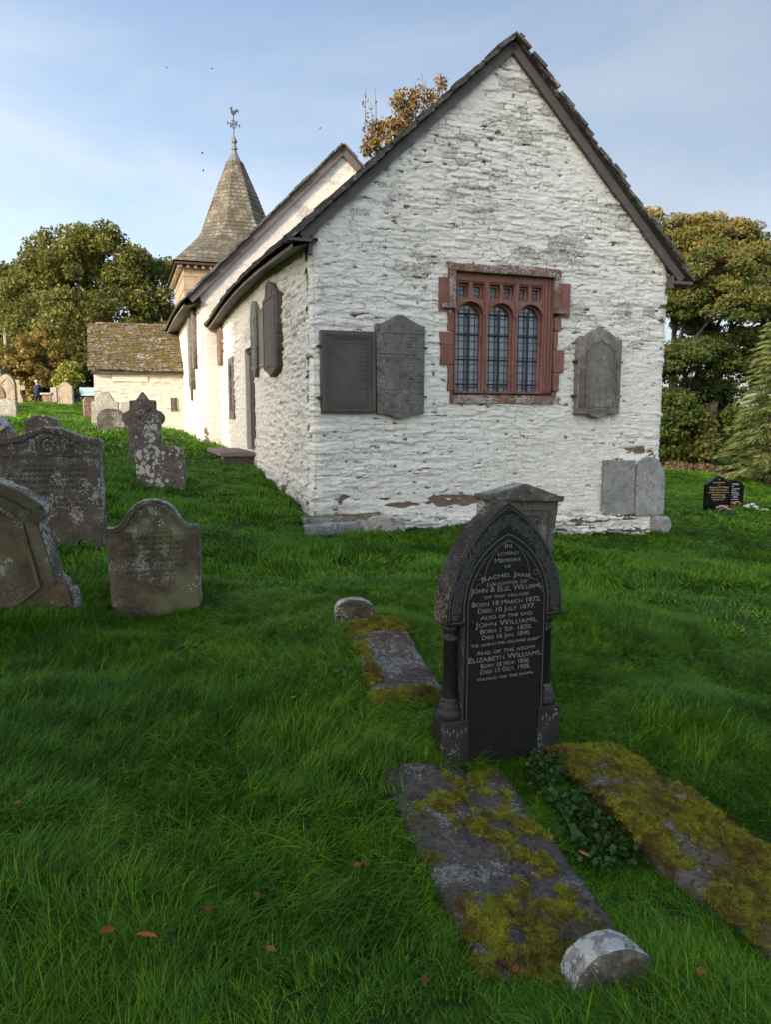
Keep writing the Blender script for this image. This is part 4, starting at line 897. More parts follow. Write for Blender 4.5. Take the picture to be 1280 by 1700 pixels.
h = top(8, 690, 10.2)
t = hs('headstone', 'hump topped lichened headstone half cut by the left edge of the picture', -6, 10.2, .06, [(-.3, 0), (.3, 0), (.3, h - .24), (.24, h - .16), (.10, h - .05), (-.05, h), (-.3, h)], .12, 'hs_spot', edge='hs_pale', seed=7)
# --- broken stone, star cross, and the pair by the porch
t = hs('headstone', 'broken headstone, tall rounded left half, low right half, white lichen', 267, 9.6, .12, [(-.305, 0), (.31, 0), (.305, .50), (.24, .545), (.12, .565), (.06, .55), (.03, .57), (.02, .86), (-.02, .95), (-.10, .995), (-.17, .96), (-.215, .88), (-.235, .845), (-.275, .90), (-.305, .88)], .12, 'hs_spot', edge='hs_cap', seed=8, amp=.007)
strip('cracked_edge', [(-.29, .38), (-.15, .37), (-.10, .42), (-.11, .50), (-.18, .56)], .012, .012, MAT['hs_dark'], t, -.058); strip('edge_moulding', [(0, .58), (0, .85), (-.04, .93), (-.1, .965)], .02, .012, MAT['hs_spot'], t, -.058)
t = hs('headstone', 'dark headstone shaped like a broad cross with pointed top and a carved star', 242, 12.6, .12, sym([(.26, 0), (.30, .03), (.29, .10), (.245, .14), (.245, .66), (.30, .69), (.345, .76), (.345, .83), (.29, .90), (.215, .93), (.21, 1.09), (.10, 1.10), (0, 1.235)]), .14, 'hs_grey', edge='hs_dark', seed=9)
st = [(.0 + (.13 if k % 2 == 0 else .055) * math.sin(k * math.pi / 5), .92 + (.13 if k % 2 == 0 else .055) * math.cos(k * math.pi / 5)) for k in range(10)]
strip('carved_star', st, .025, .025, MAT['hs_grey'], t, -.068, True)
hs('headstone', 'small dark round topped headstone in front of the porch wall', 189, 17., .08, sym([(.31, 0), (.31, .38), (.27, .48), (.18, .55), (.06, .58), (0, .58)]), .10, 'hs_dark', edge='hs_cap', seed=10)
hs('headstone', 'brown shouldered headstone with rounded head close to the porch wall', 180, 18.4, .08, sym([(.33, 0), (.33, .58), (.24, .61), (.18, .70), (.12, .80), (.05, .84), (0, .84)]), .10, 'hs_pale', edge='hs_pale', seed=11)
h = top(216, 667, 19.6)
hs('headstone', 'pale weathered round topped headstone between the porch wall and the star headstone', 217, 19.6, .08, sym([(.20, 0), (.20, h - .2), (.15, h - .07), (.06, h), (0, h)]), .10, 'hs_pale', edge='hs_pale', seed=12)
h = top(153, 659, 23.5)
hs('headstone', 'plain brown headstone seen edge on at the left corner of the porch', 153, 23.5, .7, sym([(.16, 0), (.16, h - .1), (.1, h), (0, h)]), .14, 'hs_red', seed=13)
# --- far left
h = top(20, 659, 22)
hs('headstone', 'pale square headstone with a wavy white lichened top, in front of the pointed tan one', 20, 22, .05, sym([(.27, 0), (.265, h - .06), (.2, h - .03), (.12, h - .06), (.05, h), (0, h)]), .12, 'hs_pale', edge='hs_pale', seed=14)
h = top(22, 622, 33)
t = hs('headstone', 'tall tan headstone with a pointed gothic head, at the far left beyond the square one', 22, 33, .0, gothic(.37, 0, h - .5, h), .2, 'hs_tan', seed=15)
strip('arch_moulding', gothic(.28, 0, h - .62, h - .22)[2:], .04, .03, MAT['hs_tan'], t, -.095)
h = top(2, 640, 29)
hs('headstone', 'broad reddish round topped headstone at the far left edge', 0, 29, .0, sym([(.42, 0), (.42, h - .3), (.32, h - .1), (.12, h), (0, h)]), .16, 'hs_red', edge='hs_tan', seed=16)
h = top(40, 631, 37)
t = hs('cross_headstone', 'tan stone cross on a square base beside the person in the dark coat', 40, 37, .0, sym([(.12, 0), (.11, h - .52), (.36, h - .50), (.36, h - .28), (.11, h - .28), (.11, h), (0, h)]), .16, 'hs_tan', cat='cross', seed=17)
mb = MB(); mb.box(-.28, .28, -.22, .22, -.2, .26); mb.box(-.2, .2, -.16, .16, .26, .42); mb.build('stepped_base', MAT['hs_tan'], t, bevel=.02)
h = top(118, 636, 38)
t = hs('headstone', 'grey brown round shouldered headstone alone on the grass left of the porch', 117, 38, -.1, sym([(.40, 0), (.40, h - .30), (.36, h - .2), (.24, h - .12), (.12, h - .01), (0, h)]), .16, 'hs_tan', edge='hs_pale', seed=18, bevel=.02)
strip('edge_moulding', [(.34, .05), (.34, h - .32), (.22, h - .2), (0, h - .1), (-.22, h - .2), (-.34, h - .32), (-.34, .05)], .04, .02, MAT['hs_tan'], t, -.078)
h = top(98, 643, 43)
hs('headstone', 'plain tan slab headstone beside a low pale tomb at the foot of the golden bush', 98, 43, -.3, rect(-.22, .22, 0, h), .14, 'hs_tan', seed=19)
x = at(86, 660, 43.5)[0]; t = thing('chest_tomb', 'low pale chest tomb with a flat lid under the golden bush', 'tomb', (x, 43.5, gz(x, 43.5)), -.2)
mb = MB(); mb.box(-.30, .30, -.5, .5, -.2, .62); mb.build('chest', MAT['hs_red'], t, bevel=.02); mb = MB(); mb.box(-.38, .38, -.6, .6, .62, .74); mb.build('lid', MAT['hs_pale'], t, bevel=.025)
x = at(144, 650, 46)[0]; z_ = at(144, 657, 46)[2]; t = thing('notice_board', 'pale blue panel on two posts at the churchyard edge behind the porch', 'board', (x, 46, gz(x, 46)), .0)
hz_ = z_ - gz(x, 46); mb = MB(); mb.box(-.46, .46, -.03, .03, hz_, hz_ + .5); mb.build('panel', plain('pale blue paint', (.20, .32, .36), (.30, .42, .45), 6, .6, .2), t, bevel=.008)
for xx in (-.4, .4): mb = MB(); mb.box(xx - .04, xx + .04, .03, .11, -.1, hz_ + .55); mb.build('post', MAT['timber'], t)
mb = MB(); mb.box(-.3, .3, -.036, -.03, hz_ + .2, hz_ + .23); mb.box(-.3, .3, -.036, -.03, hz_ + .34, hz_ + .36); mb.build('rail', MAT['lead'], t)
x = at(2, 640, 40)[0]; t = thing('stepped_monument', 'dark stepped stone monument rising at the left edge below the yew', 'monument', (x - .2, 40, gz(x, 40)), .1)
h = top(2, 608, 40); mb = MB(); mb.box(-.55, .55, -.5, .5, -.2, h * .55); mb.build('pedestal', MAT['hs_dark'], t, bevel=.03)
mb = MB()
for k in range(4): mb.box(-.5 + k * .1, .5 - k * .1, -.45 + k * .1, .45 - k * .1, h * .55 + k * .24, h * .55 + k * .24 + .23)
mb.build('stepped_top', MAT['hs_dark'], t, bevel=.02)
x = at(8, 560, 56)[0]; t = thing('wooden_post', 'pale weathered post standing in front of the yew at the far left', 'post', (x, 56, gz(x, 56)))
h = top(8, 545, 56); mb = MB(); mb.tube([(0, 0, -.2), (0, 0, h)], [.16, .13], 8); mb.build('post', MAT['hs_tan'], t); mb = MB(); mb.box(-.3, .3, -.05, .05, h - .5, h - .38); mb.build('crossbar', MAT['timber'], t)

# --- right: two modern black stones and flowers
h = .87
t = hs('headstone', 'polished black headstone with gold lettering and a red and white bouquet at its foot', 1193, 16.7, .12, sym([(.31, 0), (.31, .70), (.27, .72), (.20, .76), (.12, .83), (.05, .865), (0, .87)]), .10, 'newblack', seed=20, amp=0, rgh=0, bevel=.006, z=gz(at(1193, 800, 16.7)[0], 16.7) - .02)
inscription([('In', .04, .045, .79), ('Loving Memory', .30, .05, .715), ('of', .04, .04, .665), ('Frank Cliffy Evans', .46, .062, .60), ('Forest Farm, Hentland', .42, .045, .545), ('beloved husband of the late', .50, .045, .49), ('Doris Kathleen', .32, .055, .43), ('died 3rd May 2008', .34, .045, .375), ('aged 86 years', .27, .045, .325)], MAT['gold'], t, -.0508)
t = hs('headstone', 'black headstone with white lettering and pink flowers, just behind the gold lettered one', 1216, 19., .12, sym([(.32, 0), (.32, .62), (.25, .70), (.1, .75), (0, .76)]), .10, 'newblack', seed=21, amp=0, rgh=0, bevel=.006)
inscription([('Loving Memory', .34, .06, .64), ('of', .05, .05, .585), ('Mary Louisa', .40, .055, .525), ('wife of', .2, .045, .475), ('John Samuel', .36, .05, .42), ('a dear father', .4, .045, .365), ('1912 - 2004', .3, .045, .31), ('Rest in peace', .36, .045, .25)], MAT['whiteletter'], t, -.0508)
PET = {k: plain('petal ' + k, a, b, 30, .7, 0, .2) for k, (a, b) in dict(red=((.45, .03, .04), (.6, .08, .09)), white=((.7, .68, .62), (.8, .78, .74)), pink=((.6, .14, .2), (.7, .3, .35)), leafgreen=((.03, .08, .015), (.06, .13, .03))).items()}
def bouquet(label, px, py, Y, r, cols, group=None):
    x = at(px, py, Y)[0]; t = thing('flower_bouquet', label, 'flowers', (x, Y, gz(x, Y) + .03), 0, group); rr = random.Random(px)
    for c, n in cols:
        mb = MB()
        for k in range(n):
            a, q = rr.uniform(0, 6.28), r * math.sqrt(rr.random()); cx, cy, cz = q * math.cos(a), q * math.sin(a) * .6, .05 + (r * r - q * q) ** .5 * .75; s_ = r * rr.uniform(.14, .24)
            for j in range(5):
                b = j * 1.2566 + a; mb.add([(cx, cy, cz), (cx + s_ * math.cos(b - .5), cy + s_ * math.sin(b - .5) * .7 - s_ * .3, cz + s_ * .4 * math.cos(b)), (cx + s_ * 1.2 * math.cos(b), cy + s_ * math.sin(b) * .7 - s_ * .4, cz + s_ * .5 * math.sin(b)), (cx + s_ * math.cos(b + .5), cy + s_ * math.sin(b + .5) * .7 - s_ * .3, cz + s_ * .4)], [(0, 1, 2, 3)])
        mb.build(c + '_petals', PET[c], t)
    mb = MB()
    for k in range(30):
        a, q = rr.uniform(0, 6.28), r * rr.uniform(.5, 1.1); mb.add([(0, 0, 0), (q * math.cos(a), q * math.sin(a) * .6, .05), (q * 1.2 * math.cos(a + .15), q * 1.2 * math.sin(a + .15) * .6, .12)], [(0, 1, 2)])
    mb.build('foliage', PET['leafgreen'], t)
bouquet('red, pink and white bouquet on the grass before the gold lettered black headstone', 1201, 852, 16.35, .16, [('red', 9), ('white', 9), ('pink', 8)])
bouquet('pink and red flowers at the foot of the white lettered black headstone', 1221, 835, 18.6, .15, [('pink', 12), ('red', 8), ('white', 2)])
bouquet('large white bunch of flowers on the grass right of the two black headstones', 1247, 840, 18.2, .19, [('white', 26)])
bouquet('smaller white bunch of flowers near the right edge of the lawn', 1270, 845, 18.0, .10, [('white', 16)])
x = at(1218, 857, 16.5)[0]; o = slab_thing('grave_plinth', 'low black stone base edge in the grass beside the gold lettered headstone', 'plinth', wrect(at(1192, 850, 16.7)[0], 16.7, .12, -.3, .46, -.22, .12), gz(x, 16.7) + .05, .08, MAT['newblack'], 1, .0)

# --- footstones
def footstone(label, px, py, Y, w, h, d, rz, rx=0, ry=0):
    x, _, z = at(px, py, Y); t = thing('footstone', label, 'footstone', (x, Y, z), rz, 'round topped footstones', rx, ry)
    o = plate('stone', resamp([(-w, -.1), (w * .97, -.1), (w, h - w * .72)] + [(a * w, h - w * .75 + b * w * .75) for a, b in arc(0, 0, 1, 8, 172, 14)] + [(-w, h - w * .75)], .018, .010, px), d, MAT['foot'], t, bevel=.018, y=-d / 2)
    rough(o, .010, 14, px); o.data.polygons.foreach_set('use_smooth', [True] * len(o.data.polygons)); edged(o, MAT['foottop'], .6); EXCL.append(wrect(x, Y, rz, -w, w, -d / 2, d / 2)); return t
MAT['foottop'] = stone('white lichened stone top', (.17, .165, .145), (.36, .355, .34), (.12, .115, .09), lam=.75, lscale=26, lichen=(.50, .50, .48), bump=.8, blot=7)
MAT['foot'] = stone('brown footstone face', (.06, .054, .040), (.115, .105, .08), (.16, .15, .125), lam=.2, lscale=30, bump=.7, blot=6, green=.3)
footstone('pale half round footstone with a white lichened top at the bottom of the picture', 1006, 1634, 2.02, .135, .135, .115, .30, rx=-.12)
footstone('small half round footstone at the head of the rear moss edged ledger', 588, 1030, 4.78, .135, .165, .10, .20)

# --- ledger slabs, weathered and mossy
def ledger(name, label, quad, lift, base, c1, c2, c3, mossfn, th=.2, lam=.5, seed=0, res=.016, lsc=62):
    q = np.array(quad, float); nu = int(max(np.hypot(*(q[1] - q[0])[:2]), np.hypot(*(q[2] - q[3])[:2])) / res) + 2; nv = int(np.hypot(*(q[3] - q[0])[:2]) / res) + 2
    a, b = np.meshgrid(np.linspace(0, 1, nu), np.linspace(0, 1, nv), indexing='ij')
    P = (q[0] * ((1 - a) * (1 - b))[..., None] + q[1] * (a * (1 - b))[..., None] + q[2] * (a * b)[..., None] + q[3] * ((1 - a) * b)[..., None])
    ctr = q.mean(0); X, Y = P[..., 0], P[..., 1]
    ed = np.minimum(np.minimum(a, 1 - a) * np.hypot(*(q[1] - q[0])[:2]), np.minimum(b, 1 - b) * np.hypot(*(q[3] - q[0])[:2]))
    wob = .02 * (fbm(X * 6, Y * 6, 3, seed) - .5); P[..., 0] += wob; P[..., 1] += .02 * (fbm(X * 6 + 9, Y * 6, 3, seed) - .5)
    m = np.clip(mossfn(a, b, X, Y), 0, 1)
    hgt = .030 * (fbm(X * 5, Y * 5, 4, seed + 2) - .5) + .022 * (fbm(X * 22, Y * 22, 3, seed + 3) - .5) - .02 * np.exp(-ed / .02)
    hgt = hgt + m * (.008 + .014 * fbm(X * 16, Y * 16, 4, seed + 4))
    P[..., 2] = np.maximum(P[..., 2], ground(X, Y) - .004) + lift + .012 + hgt
    V = (P - ctr).reshape(-1, 3); idx = np.arange(nu * nv).reshape(nu, nv)
    f = np.stack([idx[:-1, :-1], idx[1:, :-1], idx[1:, 1:], idx[:-1, 1:]], -1).reshape(-1, 4)
    rim = np.concatenate([idx[:, 0], idx[-1, 1:], idx[-2::-1, -1], idx[0, -2:0:-1]]); low = V[rim].copy(); low[:, 2] -= th
    n = len(V); k = len(rim); V = np.concatenate([V, low]); s_ = np.stack([rim, n + np.arange(k), n + (np.arange(k) + 1) % k, np.roll(rim, -1)], -1)
    if seed % 2: s_ = s_
    f = np.concatenate([f, s_]); att = np.concatenate([m.ravel(), np.zeros(k)])
    sm = M_('weathered ledger ' + str(seed), .95, .08); cc = sm.ramp(sm.noise(7, 8, .78), [(.36, c1), (.62, c2)]); cc = sm.mix(sm.ss(sm.noise(13, 5, .65), .5, .62), cc, c3)
    vo = sm.voro(lsc); rad = sm.ma('MULTIPLY', sm.ss(sm.noise(4.5, 4, .6), .68 - .3 * lam, .8 - .15 * lam), .6); cc = sm.mix(sm.ma('MULTIPLY', sm.ma('GREATER_THAN', rad, vo), .8), cc, (.28, .28, .268))
    vo2 = sm.voro(140); cc = sm.mix(sm.ma('MULTIPLY', sm.ma('GREATER_THAN', sm.ma('MULTIPLY', rad, .95), vo2), .7), cc, (.26, .26, .25)); cc = sm.mix(sm.ma('MULTIPLY', sm.ss(sm.noise(55, 6, .75), .5, .62), .75), cc, (.03, .028, .025)); cc = sm.mix(sm.ma('MULTIPLY', sm.ss(sm.noise(48, 6, .8, vec=sm.map((1, 1, 1), (.5, .4, 1.1))), .58, .66), .7), cc, (.26, .255, .24))
    mo = sm.ramp(sm.noise(6, 5, .6), [(.3, (.10, .055, .03)), (.45, (.13, .105, .02)), (.62, (.15, .14, .016)), (.75, (.06, .07, .014))]); mo = sm.mix(sm.ma('MULTIPLY', sm.noise(120, 2), .6), mo, (.03, .03, .008))
    cc = sm.mix(sm.ss(sm.ma('ADD', sm.attr('mossy'), sm.ma('MULTIPLY', sm.ma('SUBTRACT', sm.noise(40, 5, .7), .5), .7)), .35, .6), cc, mo); sm.col(cc).bump(sm.noise(34, 7, .8), 1., .02)
    o = mk(name, V, f, sm.m, None, True, {'mossy': att}); o.location = ctr
    bm = bmesh.new(); bm.from_mesh(o.data); bmesh.ops.recalc_face_normals(bm, faces=bm.faces[:]); bm.to_mesh(o.data); bm.free()
    tag(o, label, 'ledger slab', 'flat ledger slabs in the grass'); EXCL.append([(ctr[0] + (p[0] - ctr[0]) * .90, ctr[1] + (p[1] - ctr[1]) * .92) for p in q])
    return o, P, m
def zq(pts, dz): return [(x, y, gz(x, y) + dz) for x, y in pts]
def moss_main(a, b, X, Y):
    n = fbm(X * 6.5, Y * 6.5, 5, 31); m = sstep(.58, .63, n) * .9
    m = np.maximum(m, sstep(.16, .05, np.abs(a - .78 - .06 * (n - .5))) * sstep(.62, .45, b) * sstep(.38, .5, fbm(X * 9, Y * 9, 3, 33)))
    m = np.maximum(m, sstep(.62, .78, b + .8 * (n - .5))); m = np.maximum(m, np.exp(-(((a - .55) / .4) ** 2 + ((b - .42) / .10) ** 2)) * sstep(.36, .5, fbm(X * 8, Y * 8, 3, 35)))
    return m * (1 - .95 * np.exp(-(((a - .25) / .3) ** 2 + ((b - .62) / .09) ** 2))) * (.35 + .65 * sstep(.36, .52, fbm(X * 17, Y * 17, 4, 37)))
L1, P1, m1 = ledger('ledger_slab', 'grey ledger slab patched with moss lying before the black gothic headstone', zq([(-.05, 3.07), (.53, 3.22), (.85, 1.95), (.31, 2.0)], .0), .0, None, (.052, .046, .040), (.160, .146, .128), (.125, .09, .08), moss_main, lam=.75, seed=41)
def moss_right(a, b, X, Y):
    return np.clip(.45 + .95 * (fbm(X * 5, Y * 5, 5, 51) - .3) - 1.2 * sstep(.93, .985, a) - .5 * sstep(.60, .72, fbm(X * 7 + 5, Y * 7, 4, 53)), 0, 1)
L2, P2, m2 = ledger('ledger_slab', 'broad ledger slab almost covered in yellow green moss at the right edge', zq([(.76, 3.36), (1.20, 3.46), (1.66, 2.36), (1.24, 2.02)], .0), .035, None, (.11, .08, .065), (.20, .165, .135), (.24, .22, .19), moss_right, lam=.7, seed=43)
def moss_rear(a, b, X, Y):
    n = fbm(X * 6, Y * 6, 4, 61); return np.maximum(sstep(.26, .12, b + .2 * (n - .5)) , np.maximum(sstep(.80, .92, b + .3 * (n - .5)), sstep(.3, .12, a + .3 * (n - .5)) * sstep(.45, .55, n)))
L3, P3, m3 = ledger('ledger_slab', 'narrow brown ledger slab with white lichen spots behind the black gothic headstone', zq([(-.25, 4.68), (.08, 4.70), (.37, 3.60), (-.05, 3.50)], .0), .035, None, (.085, .062, .045), (.155, .12, .092), (.11, .07, .05), moss_rear, lam=1.3, seed=45, lsc=30)

# --- instanced ground cover (grass, moss): one object of kind stuff each
def instancer(name, pts, rot, scl, idx, col, parent=None):
    me = bpy.data.meshes.new(name); n = len(pts); me.vertices.add(n); me.vertices.foreach_set('co', np.asarray(pts, np.float32).ravel())
    for k, ty, d, f_ in (('rot', 'FLOAT_VECTOR', rot, 'vector'), ('scl', 'FLOAT_VECTOR', scl, 'vector'), ('pick', 'INT', idx, 'value')):
        a = me.attributes.new(k, ty, 'POINT'); a.data.foreach_set(f_, np.asarray(d, np.int32 if ty == 'INT' else np.float32).ravel())
    o = link(bpy.data.objects.new(name, me), parent); o['kind'] = 'stuff'
    g = bpy.data.node_groups.new('scatter ' + name, 'GeometryNodeTree')
    g.interface.new_socket('Geometry', in_out='INPUT', socket_type='NodeSocketGeometry'); g.interface.new_socket('Geometry', in_out='OUTPUT', socket_type='NodeSocketGeometry')
    gi_, go2 = g.nodes.new('NodeGroupInput'), g.nodes.new('NodeGroupOutput'); ip = g.nodes.new('GeometryNodeInstanceOnPoints'); ci = g.nodes.new('GeometryNodeCollectionInfo')
    ci.inputs['Collection'].default_value = col; ci.inputs['Separate Children'].default_value = True; ci.inputs['Reset Children'].default_value = True
    def na(nm, ty):
        k = g.nodes.new('GeometryNodeInputNamedAttribute'); k.data_type = ty; k.inputs['Name'].default_value = nm; return k.outputs['Attribute']
    g.links.new(gi_.outputs[0], ip.inputs['Points']); g.links.new(ci.outputs[0], ip.inputs['Instance']); ip.inputs['Pick Instance'].default_value = True
    g.links.new(na('pick', 'INT'), ip.inputs['Instance Index']); g.links.new(na('rot', 'FLOAT_VECTOR'), ip.inputs['Rotation']); g.links.new(na('scl', 'FLOAT_VECTOR'), ip.inputs['Scale'])
    g.links.new(ip.outputs[0], go2.inputs[0]); o.modifiers.new('scatter', 'NODES').node_group = g
    return o
def tuft(col, name, n, rad, L, W, lean, mat, seed, curl=.5, segs=3):
    r_ = np.random.default_rng(seed); q = rad * np.sqrt(r_.random(n)); a = r_.random(n) * 6.283; bx_, by_ = q * np.cos(a), q * np.sin(a)
    l = L * (.55 + .6 * r_.random(n)); d = r_.normal(0, .65, n); d = np.where(r_.random(n) < .25, r_.random(n) * 6.28, d); le = lean * (.3 + 1.0 * r_.random(n)); w = W * (.6 + .7 * r_.random(n))
    vs = []; ts = np.linspace(0, 1, segs + 1); px_ = -np.sin(d); py_ = np.cos(d)
    tw = r_.normal(0, .5, n); sx_ = px_ * np.cos(tw) ; sy_ = py_ * np.cos(tw)
    for t_ in ts:
        hx = l * le * t_ ** (1.5 + curl); hz = l * (t_ - .38 * np.clip(le, 0, 1.3) * t_ ** 2.2)
        cx = bx_ + np.cos(d) * hx; cy = by_ + np.sin(d) * hx; ww = w * (1 - t_ ** 2.2) / 2
        if t_ < 1: vs.append(np.stack([cx - sx_ * ww, cy - sy_ * ww, hz], 1)); vs.append(np.stack([cx + sx_ * ww, cy + sy_ * ww, hz], 1))
        else: vs.append(np.stack([cx, cy, hz], 1))
    k = len(vs); V = np.stack(vs, 1).reshape(-1, 3); f = []
    base = np.arange(n) * k; F = [np.stack([base + 2 * i, base + 2 * i + 1, base + 2 * i + 3, base + 2 * i + 2], 1) for i in range(segs - 1)]
    F4 = np.concatenate(F); F3 = np.stack([base + k - 3, base + k - 2, base + k - 1], 1)
    me = bpy.data.meshes.new(name); me.from_pydata(V.tolist(), [], F4.tolist() + F3.tolist()); me.update()
    at_ = me.attributes.new('tint', 'FLOAT', 'POINT'); at_.data.foreach_set('value', np.repeat(r_.random(n), k).astype(np.float32))
    me.polygons.foreach_set('use_smooth', [True] * len(me.polygons)); me.materials.append(mat); o = bpy.data.objects.new(name, me); col.objects.link(o)
# moss cushions
def mossmat():
    s = M_('moss', .9, .15); p = N(s.nt, 'NewGeometry').outputs['Position']
    c = s.ramp(s.noise(6.5, 6, .7, vec=p), [(.32, (.10, .055, .03)), (.42, (.16, .11, .024)), (.49, (.23, .215, .022)), (.60, (.32, .32, .026)), (.70, (.13, .18, .024))])
    c = s.mix(s.ma('MULTIPLY', s.attr('tint'), .5), c, (.05, .055, .010)); s.col(c); return s.m
mcol = bpy.data.collections.new('moss_tufts')
MM = mossmat()
for k in range(4): tuft(mcol, 'moss_sprig_%d' % k, 40, .016, .011, .0022, 1.2, MM, 70 + k, segs=2)
for o, P, m in ((L1, P1, m1), (L2, P2, m2), (L3, P3, m3)):
    Pf = P.reshape(-1, 3); mf = m.ravel(); n = int(len(Pf) * 2.2); pk_ = rng.integers(0, len(Pf), n); pk_ = pk_[mf[pk_] > .34 + .62 * rng.random(n)]
    pts = Pf[pk_] - np.array(o.location) + np.concatenate([rng.normal(0, .008, (len(pk_), 2)), np.full((len(pk_), 1), -.003)], 1); k = len(pts)
    sc = (.6 + .8 * rng.random(k))[:, None] * np.ones((1, 3))
    mo = instancer('moss', pts, np.stack([rng.normal(0, .3, k), rng.normal(0, .3, k), rng.random(k) * 6.28], 1), sc, rng.integers(0, 4, k), mcol, o)

# --- fallen leaves
lm = [leafmat('dead leaf %d' % i, a, b, c, .2) for i, (a, b, c) in enumerate([((.12, .05, .024), (.19, .08, .03), (.24, .11, .04)), ((.30, .10, .028), (.42, .15, .035), (.48, .2, .06))])]
def leafshape(s_, seed):
    r_ = random.Random(seed); n = 6; v = [(-.9 * s_, 0, .02 * s_)]; curl = r_.uniform(.25, .6)
    for i in range(n + 1):
        t_ = i / n; x_ = (-.6 + 1.6 * t_) * s_; w = s_ * .55 * math.sin(math.pi * (t_ * .9 + .08)) ** .8; zc = curl * s_ * (t_ - .5) ** 2
        v += [(x_, -w, zc + w * .5), (x_, 0, zc), (x_, w, zc + w * .35)]
    f = [(0, 1, 2), (0, 2, 3)]
    for i in range(n): a = 1 + 3 * i; f += [(a, a + 3, a + 4, a + 1), (a + 1, a + 4, a + 5, a + 2)]
    return v, f
for i, (px, py, c, s_, lb) in enumerate([(180, 1552, 1, .034, 'bright orange leaf on edge in the grass left of a second orange leaf, lower left'), (240, 1560, 1, .036, 'largest orange leaf lying in the lower left grass'), (252, 1412, 0, .026, 'dull red leaf in the grass well above the two orange leaves'), (345, 1514, 0, .020, 'small dark leaf in the grass right of the orange pair'),
      (425, 1490, 0, .018, 'tiny brown leaf in the grass midway along the left lawn'), (450, 1582, 0, .018, 'small red leaf in the lowest left grass'), (607, 1437, 0, .026, 'reddish leaf in the grass at the left of the grey ledger slab'), (706, 1632, 0, .022, 'brown red leaf at the bottom left of the pale footstone'),
      (28, 1338, 0, .022, 'dark leaf in the grass near the left edge'), (484, 1162, 1, .022, 'lone small leaf in the grass below the rear ledger'), (592, 1440, 0, .018, 'smaller leaf touching the reddish one beside the grey ledger'), (968, 1422, 1, .026, 'orange brown leaf in the weeds between the two front ledgers'), (1165, 1618, 0, .022, 'dark red leaf right of the pale footstone'), (857, 1613, 0, .016, 'tiny leaf left of the pale footstone')]):
    Y = 0; zg = .05
    for it in range(12):
        r_ = ray(px, py); t_ = (zg - EYE) / r_[2]; X, Y = r_[0] * t_, r_[1] * t_; zg = gz(X, Y) + .10
    v, f = leafshape(s_, i); o = mk('fallen_leaf', v, f, lm[c], None, True, {'tint': np.full(len(v), random.random())})
    o.location = (X, Y, zg + .01); o.rotation_euler = (random.uniform(-.5, .1), random.uniform(-.4, .4), random.uniform(0, 6.28)); tag(o, lb, 'leaf', 'fallen leaves on the grass')

# --- person at the far left
def skin(name, pts, edges, mat, parent, sub=1):
    me = bpy.data.meshes.new(name); me.from_pydata([p[:3] for p in pts], [], edges); o = bpy.data.objects.new(name, me); COL.objects.link(o)
    o.modifiers.new('skin', 'SKIN'); sk = me.skin_vertices[0].data
    for i, p in enumerate(pts): sk[i].radius = (p[3], p[4] if len(p) > 4 else p[3])
    sk[0].use_root = True; o.modifiers.new('sub', 'SUBSURF').levels = sub; o.modifiers['sub'].render_levels = sub; bpy.context.view_layer.update()
    m2_ = bpy.data.meshes.new_from_object(o.evaluated_get(bpy.context.evaluated_depsgraph_get())); bpy.data.objects.remove(o); m2_.name = name; m2_.materials.clear(); m2_.materials.append(mat)
    m2_.polygons.foreach_set('use_smooth', [True] * len(m2_.polygons)); return link(bpy.data.objects.new(name, m2_), parent)
x = at(61.5, 660, 48)[0]
pe = thing('person', 'person seen from behind in a dark navy coat, with grey hair, hands raised', 'person', (x, 48, gz(x, 48) + .02), -.25)
sk_m = plain('skin', (.45, .26, .19), (.52, .32, .24), 10, .6, 0); navy = plain('navy cloth', (.010, .012, .03), (.02, .022, .05), 30, .85, .2); dk = plain('dark trousers', (.008, .01, .018), (.016, .018, .03), 30, .85, .2); gr = plain('grey hair', (.45, .43, .40), (.6, .58, .55), 40, .7, .3)
B = [(0, 0, .92, .10, .08), (0, 0, 1.15, .11, .08), (0, .01, 1.36, .12, .08), (0, 0, 1.47, .055), (0, .015, 1.53, .062), (0, .02, 1.60, .085, .095), (0, .015, 1.69, .07)]
E_ = [(0, 1), (1, 2), (2, 3), (3, 4), (4, 5), (5, 6)]
for sx in (-1, 1):
    n = len(B); B += [(sx * .19, 0, 1.38, .04), (sx * .27, .06, 1.16, .04), (sx * .17, .24, 1.32, .036), (sx * .10, .27, 1.46, .03)]; E_ += [(2, n), (n, n + 1), (n + 1, n + 2), (n + 2, n + 3)]
    for k in range(4): m = len(B); B += [(sx * (.09 - .012 * k), .285, 1.51 - .012 * k, .009), (sx * (.055 - .012 * k), .30, 1.53 - .016 * k, .008)]; E_ += [(n + 3, m), (m, m + 1)]
    m = len(B); B += [(sx * .075, .25, 1.50, .01), (sx * .06, .245, 1.535, .009)]; E_ += [(n + 3, m), (m, m + 1)]
    n = len(B); B += [(sx * .10, 0, .86, .085), (sx * .11, -.01, .48, .06), (sx * .115, -.01, .10, .042), (sx * .125, .12, .03, .035)]; E_ += [(0, n), (n, n + 1), (n + 1, n + 2), (n + 2, n + 3)]
skin('body', B, E_, sk_m, pe, 1)
C_ = [(0, 0, .74, .22, .17), (0, 0, 1.10, .22, .17), (0, .005, 1.36, .22, .16), (0, 0, 1.49, .11)]; Ee = [(0, 1), (1, 2), (2, 3)]
for sx in (-1, 1): n = len(C_); C_ += [(sx * .20, 0, 1.38, .075), (sx * .28, .06, 1.16, .068), (sx * .18, .22, 1.30, .05)]; Ee += [(2, n), (n, n + 1), (n + 1, n + 2)]
skin('coat', C_, Ee, navy, pe, 1)
T_ = [(0, 0, .88, .17, .14)]; Et = []
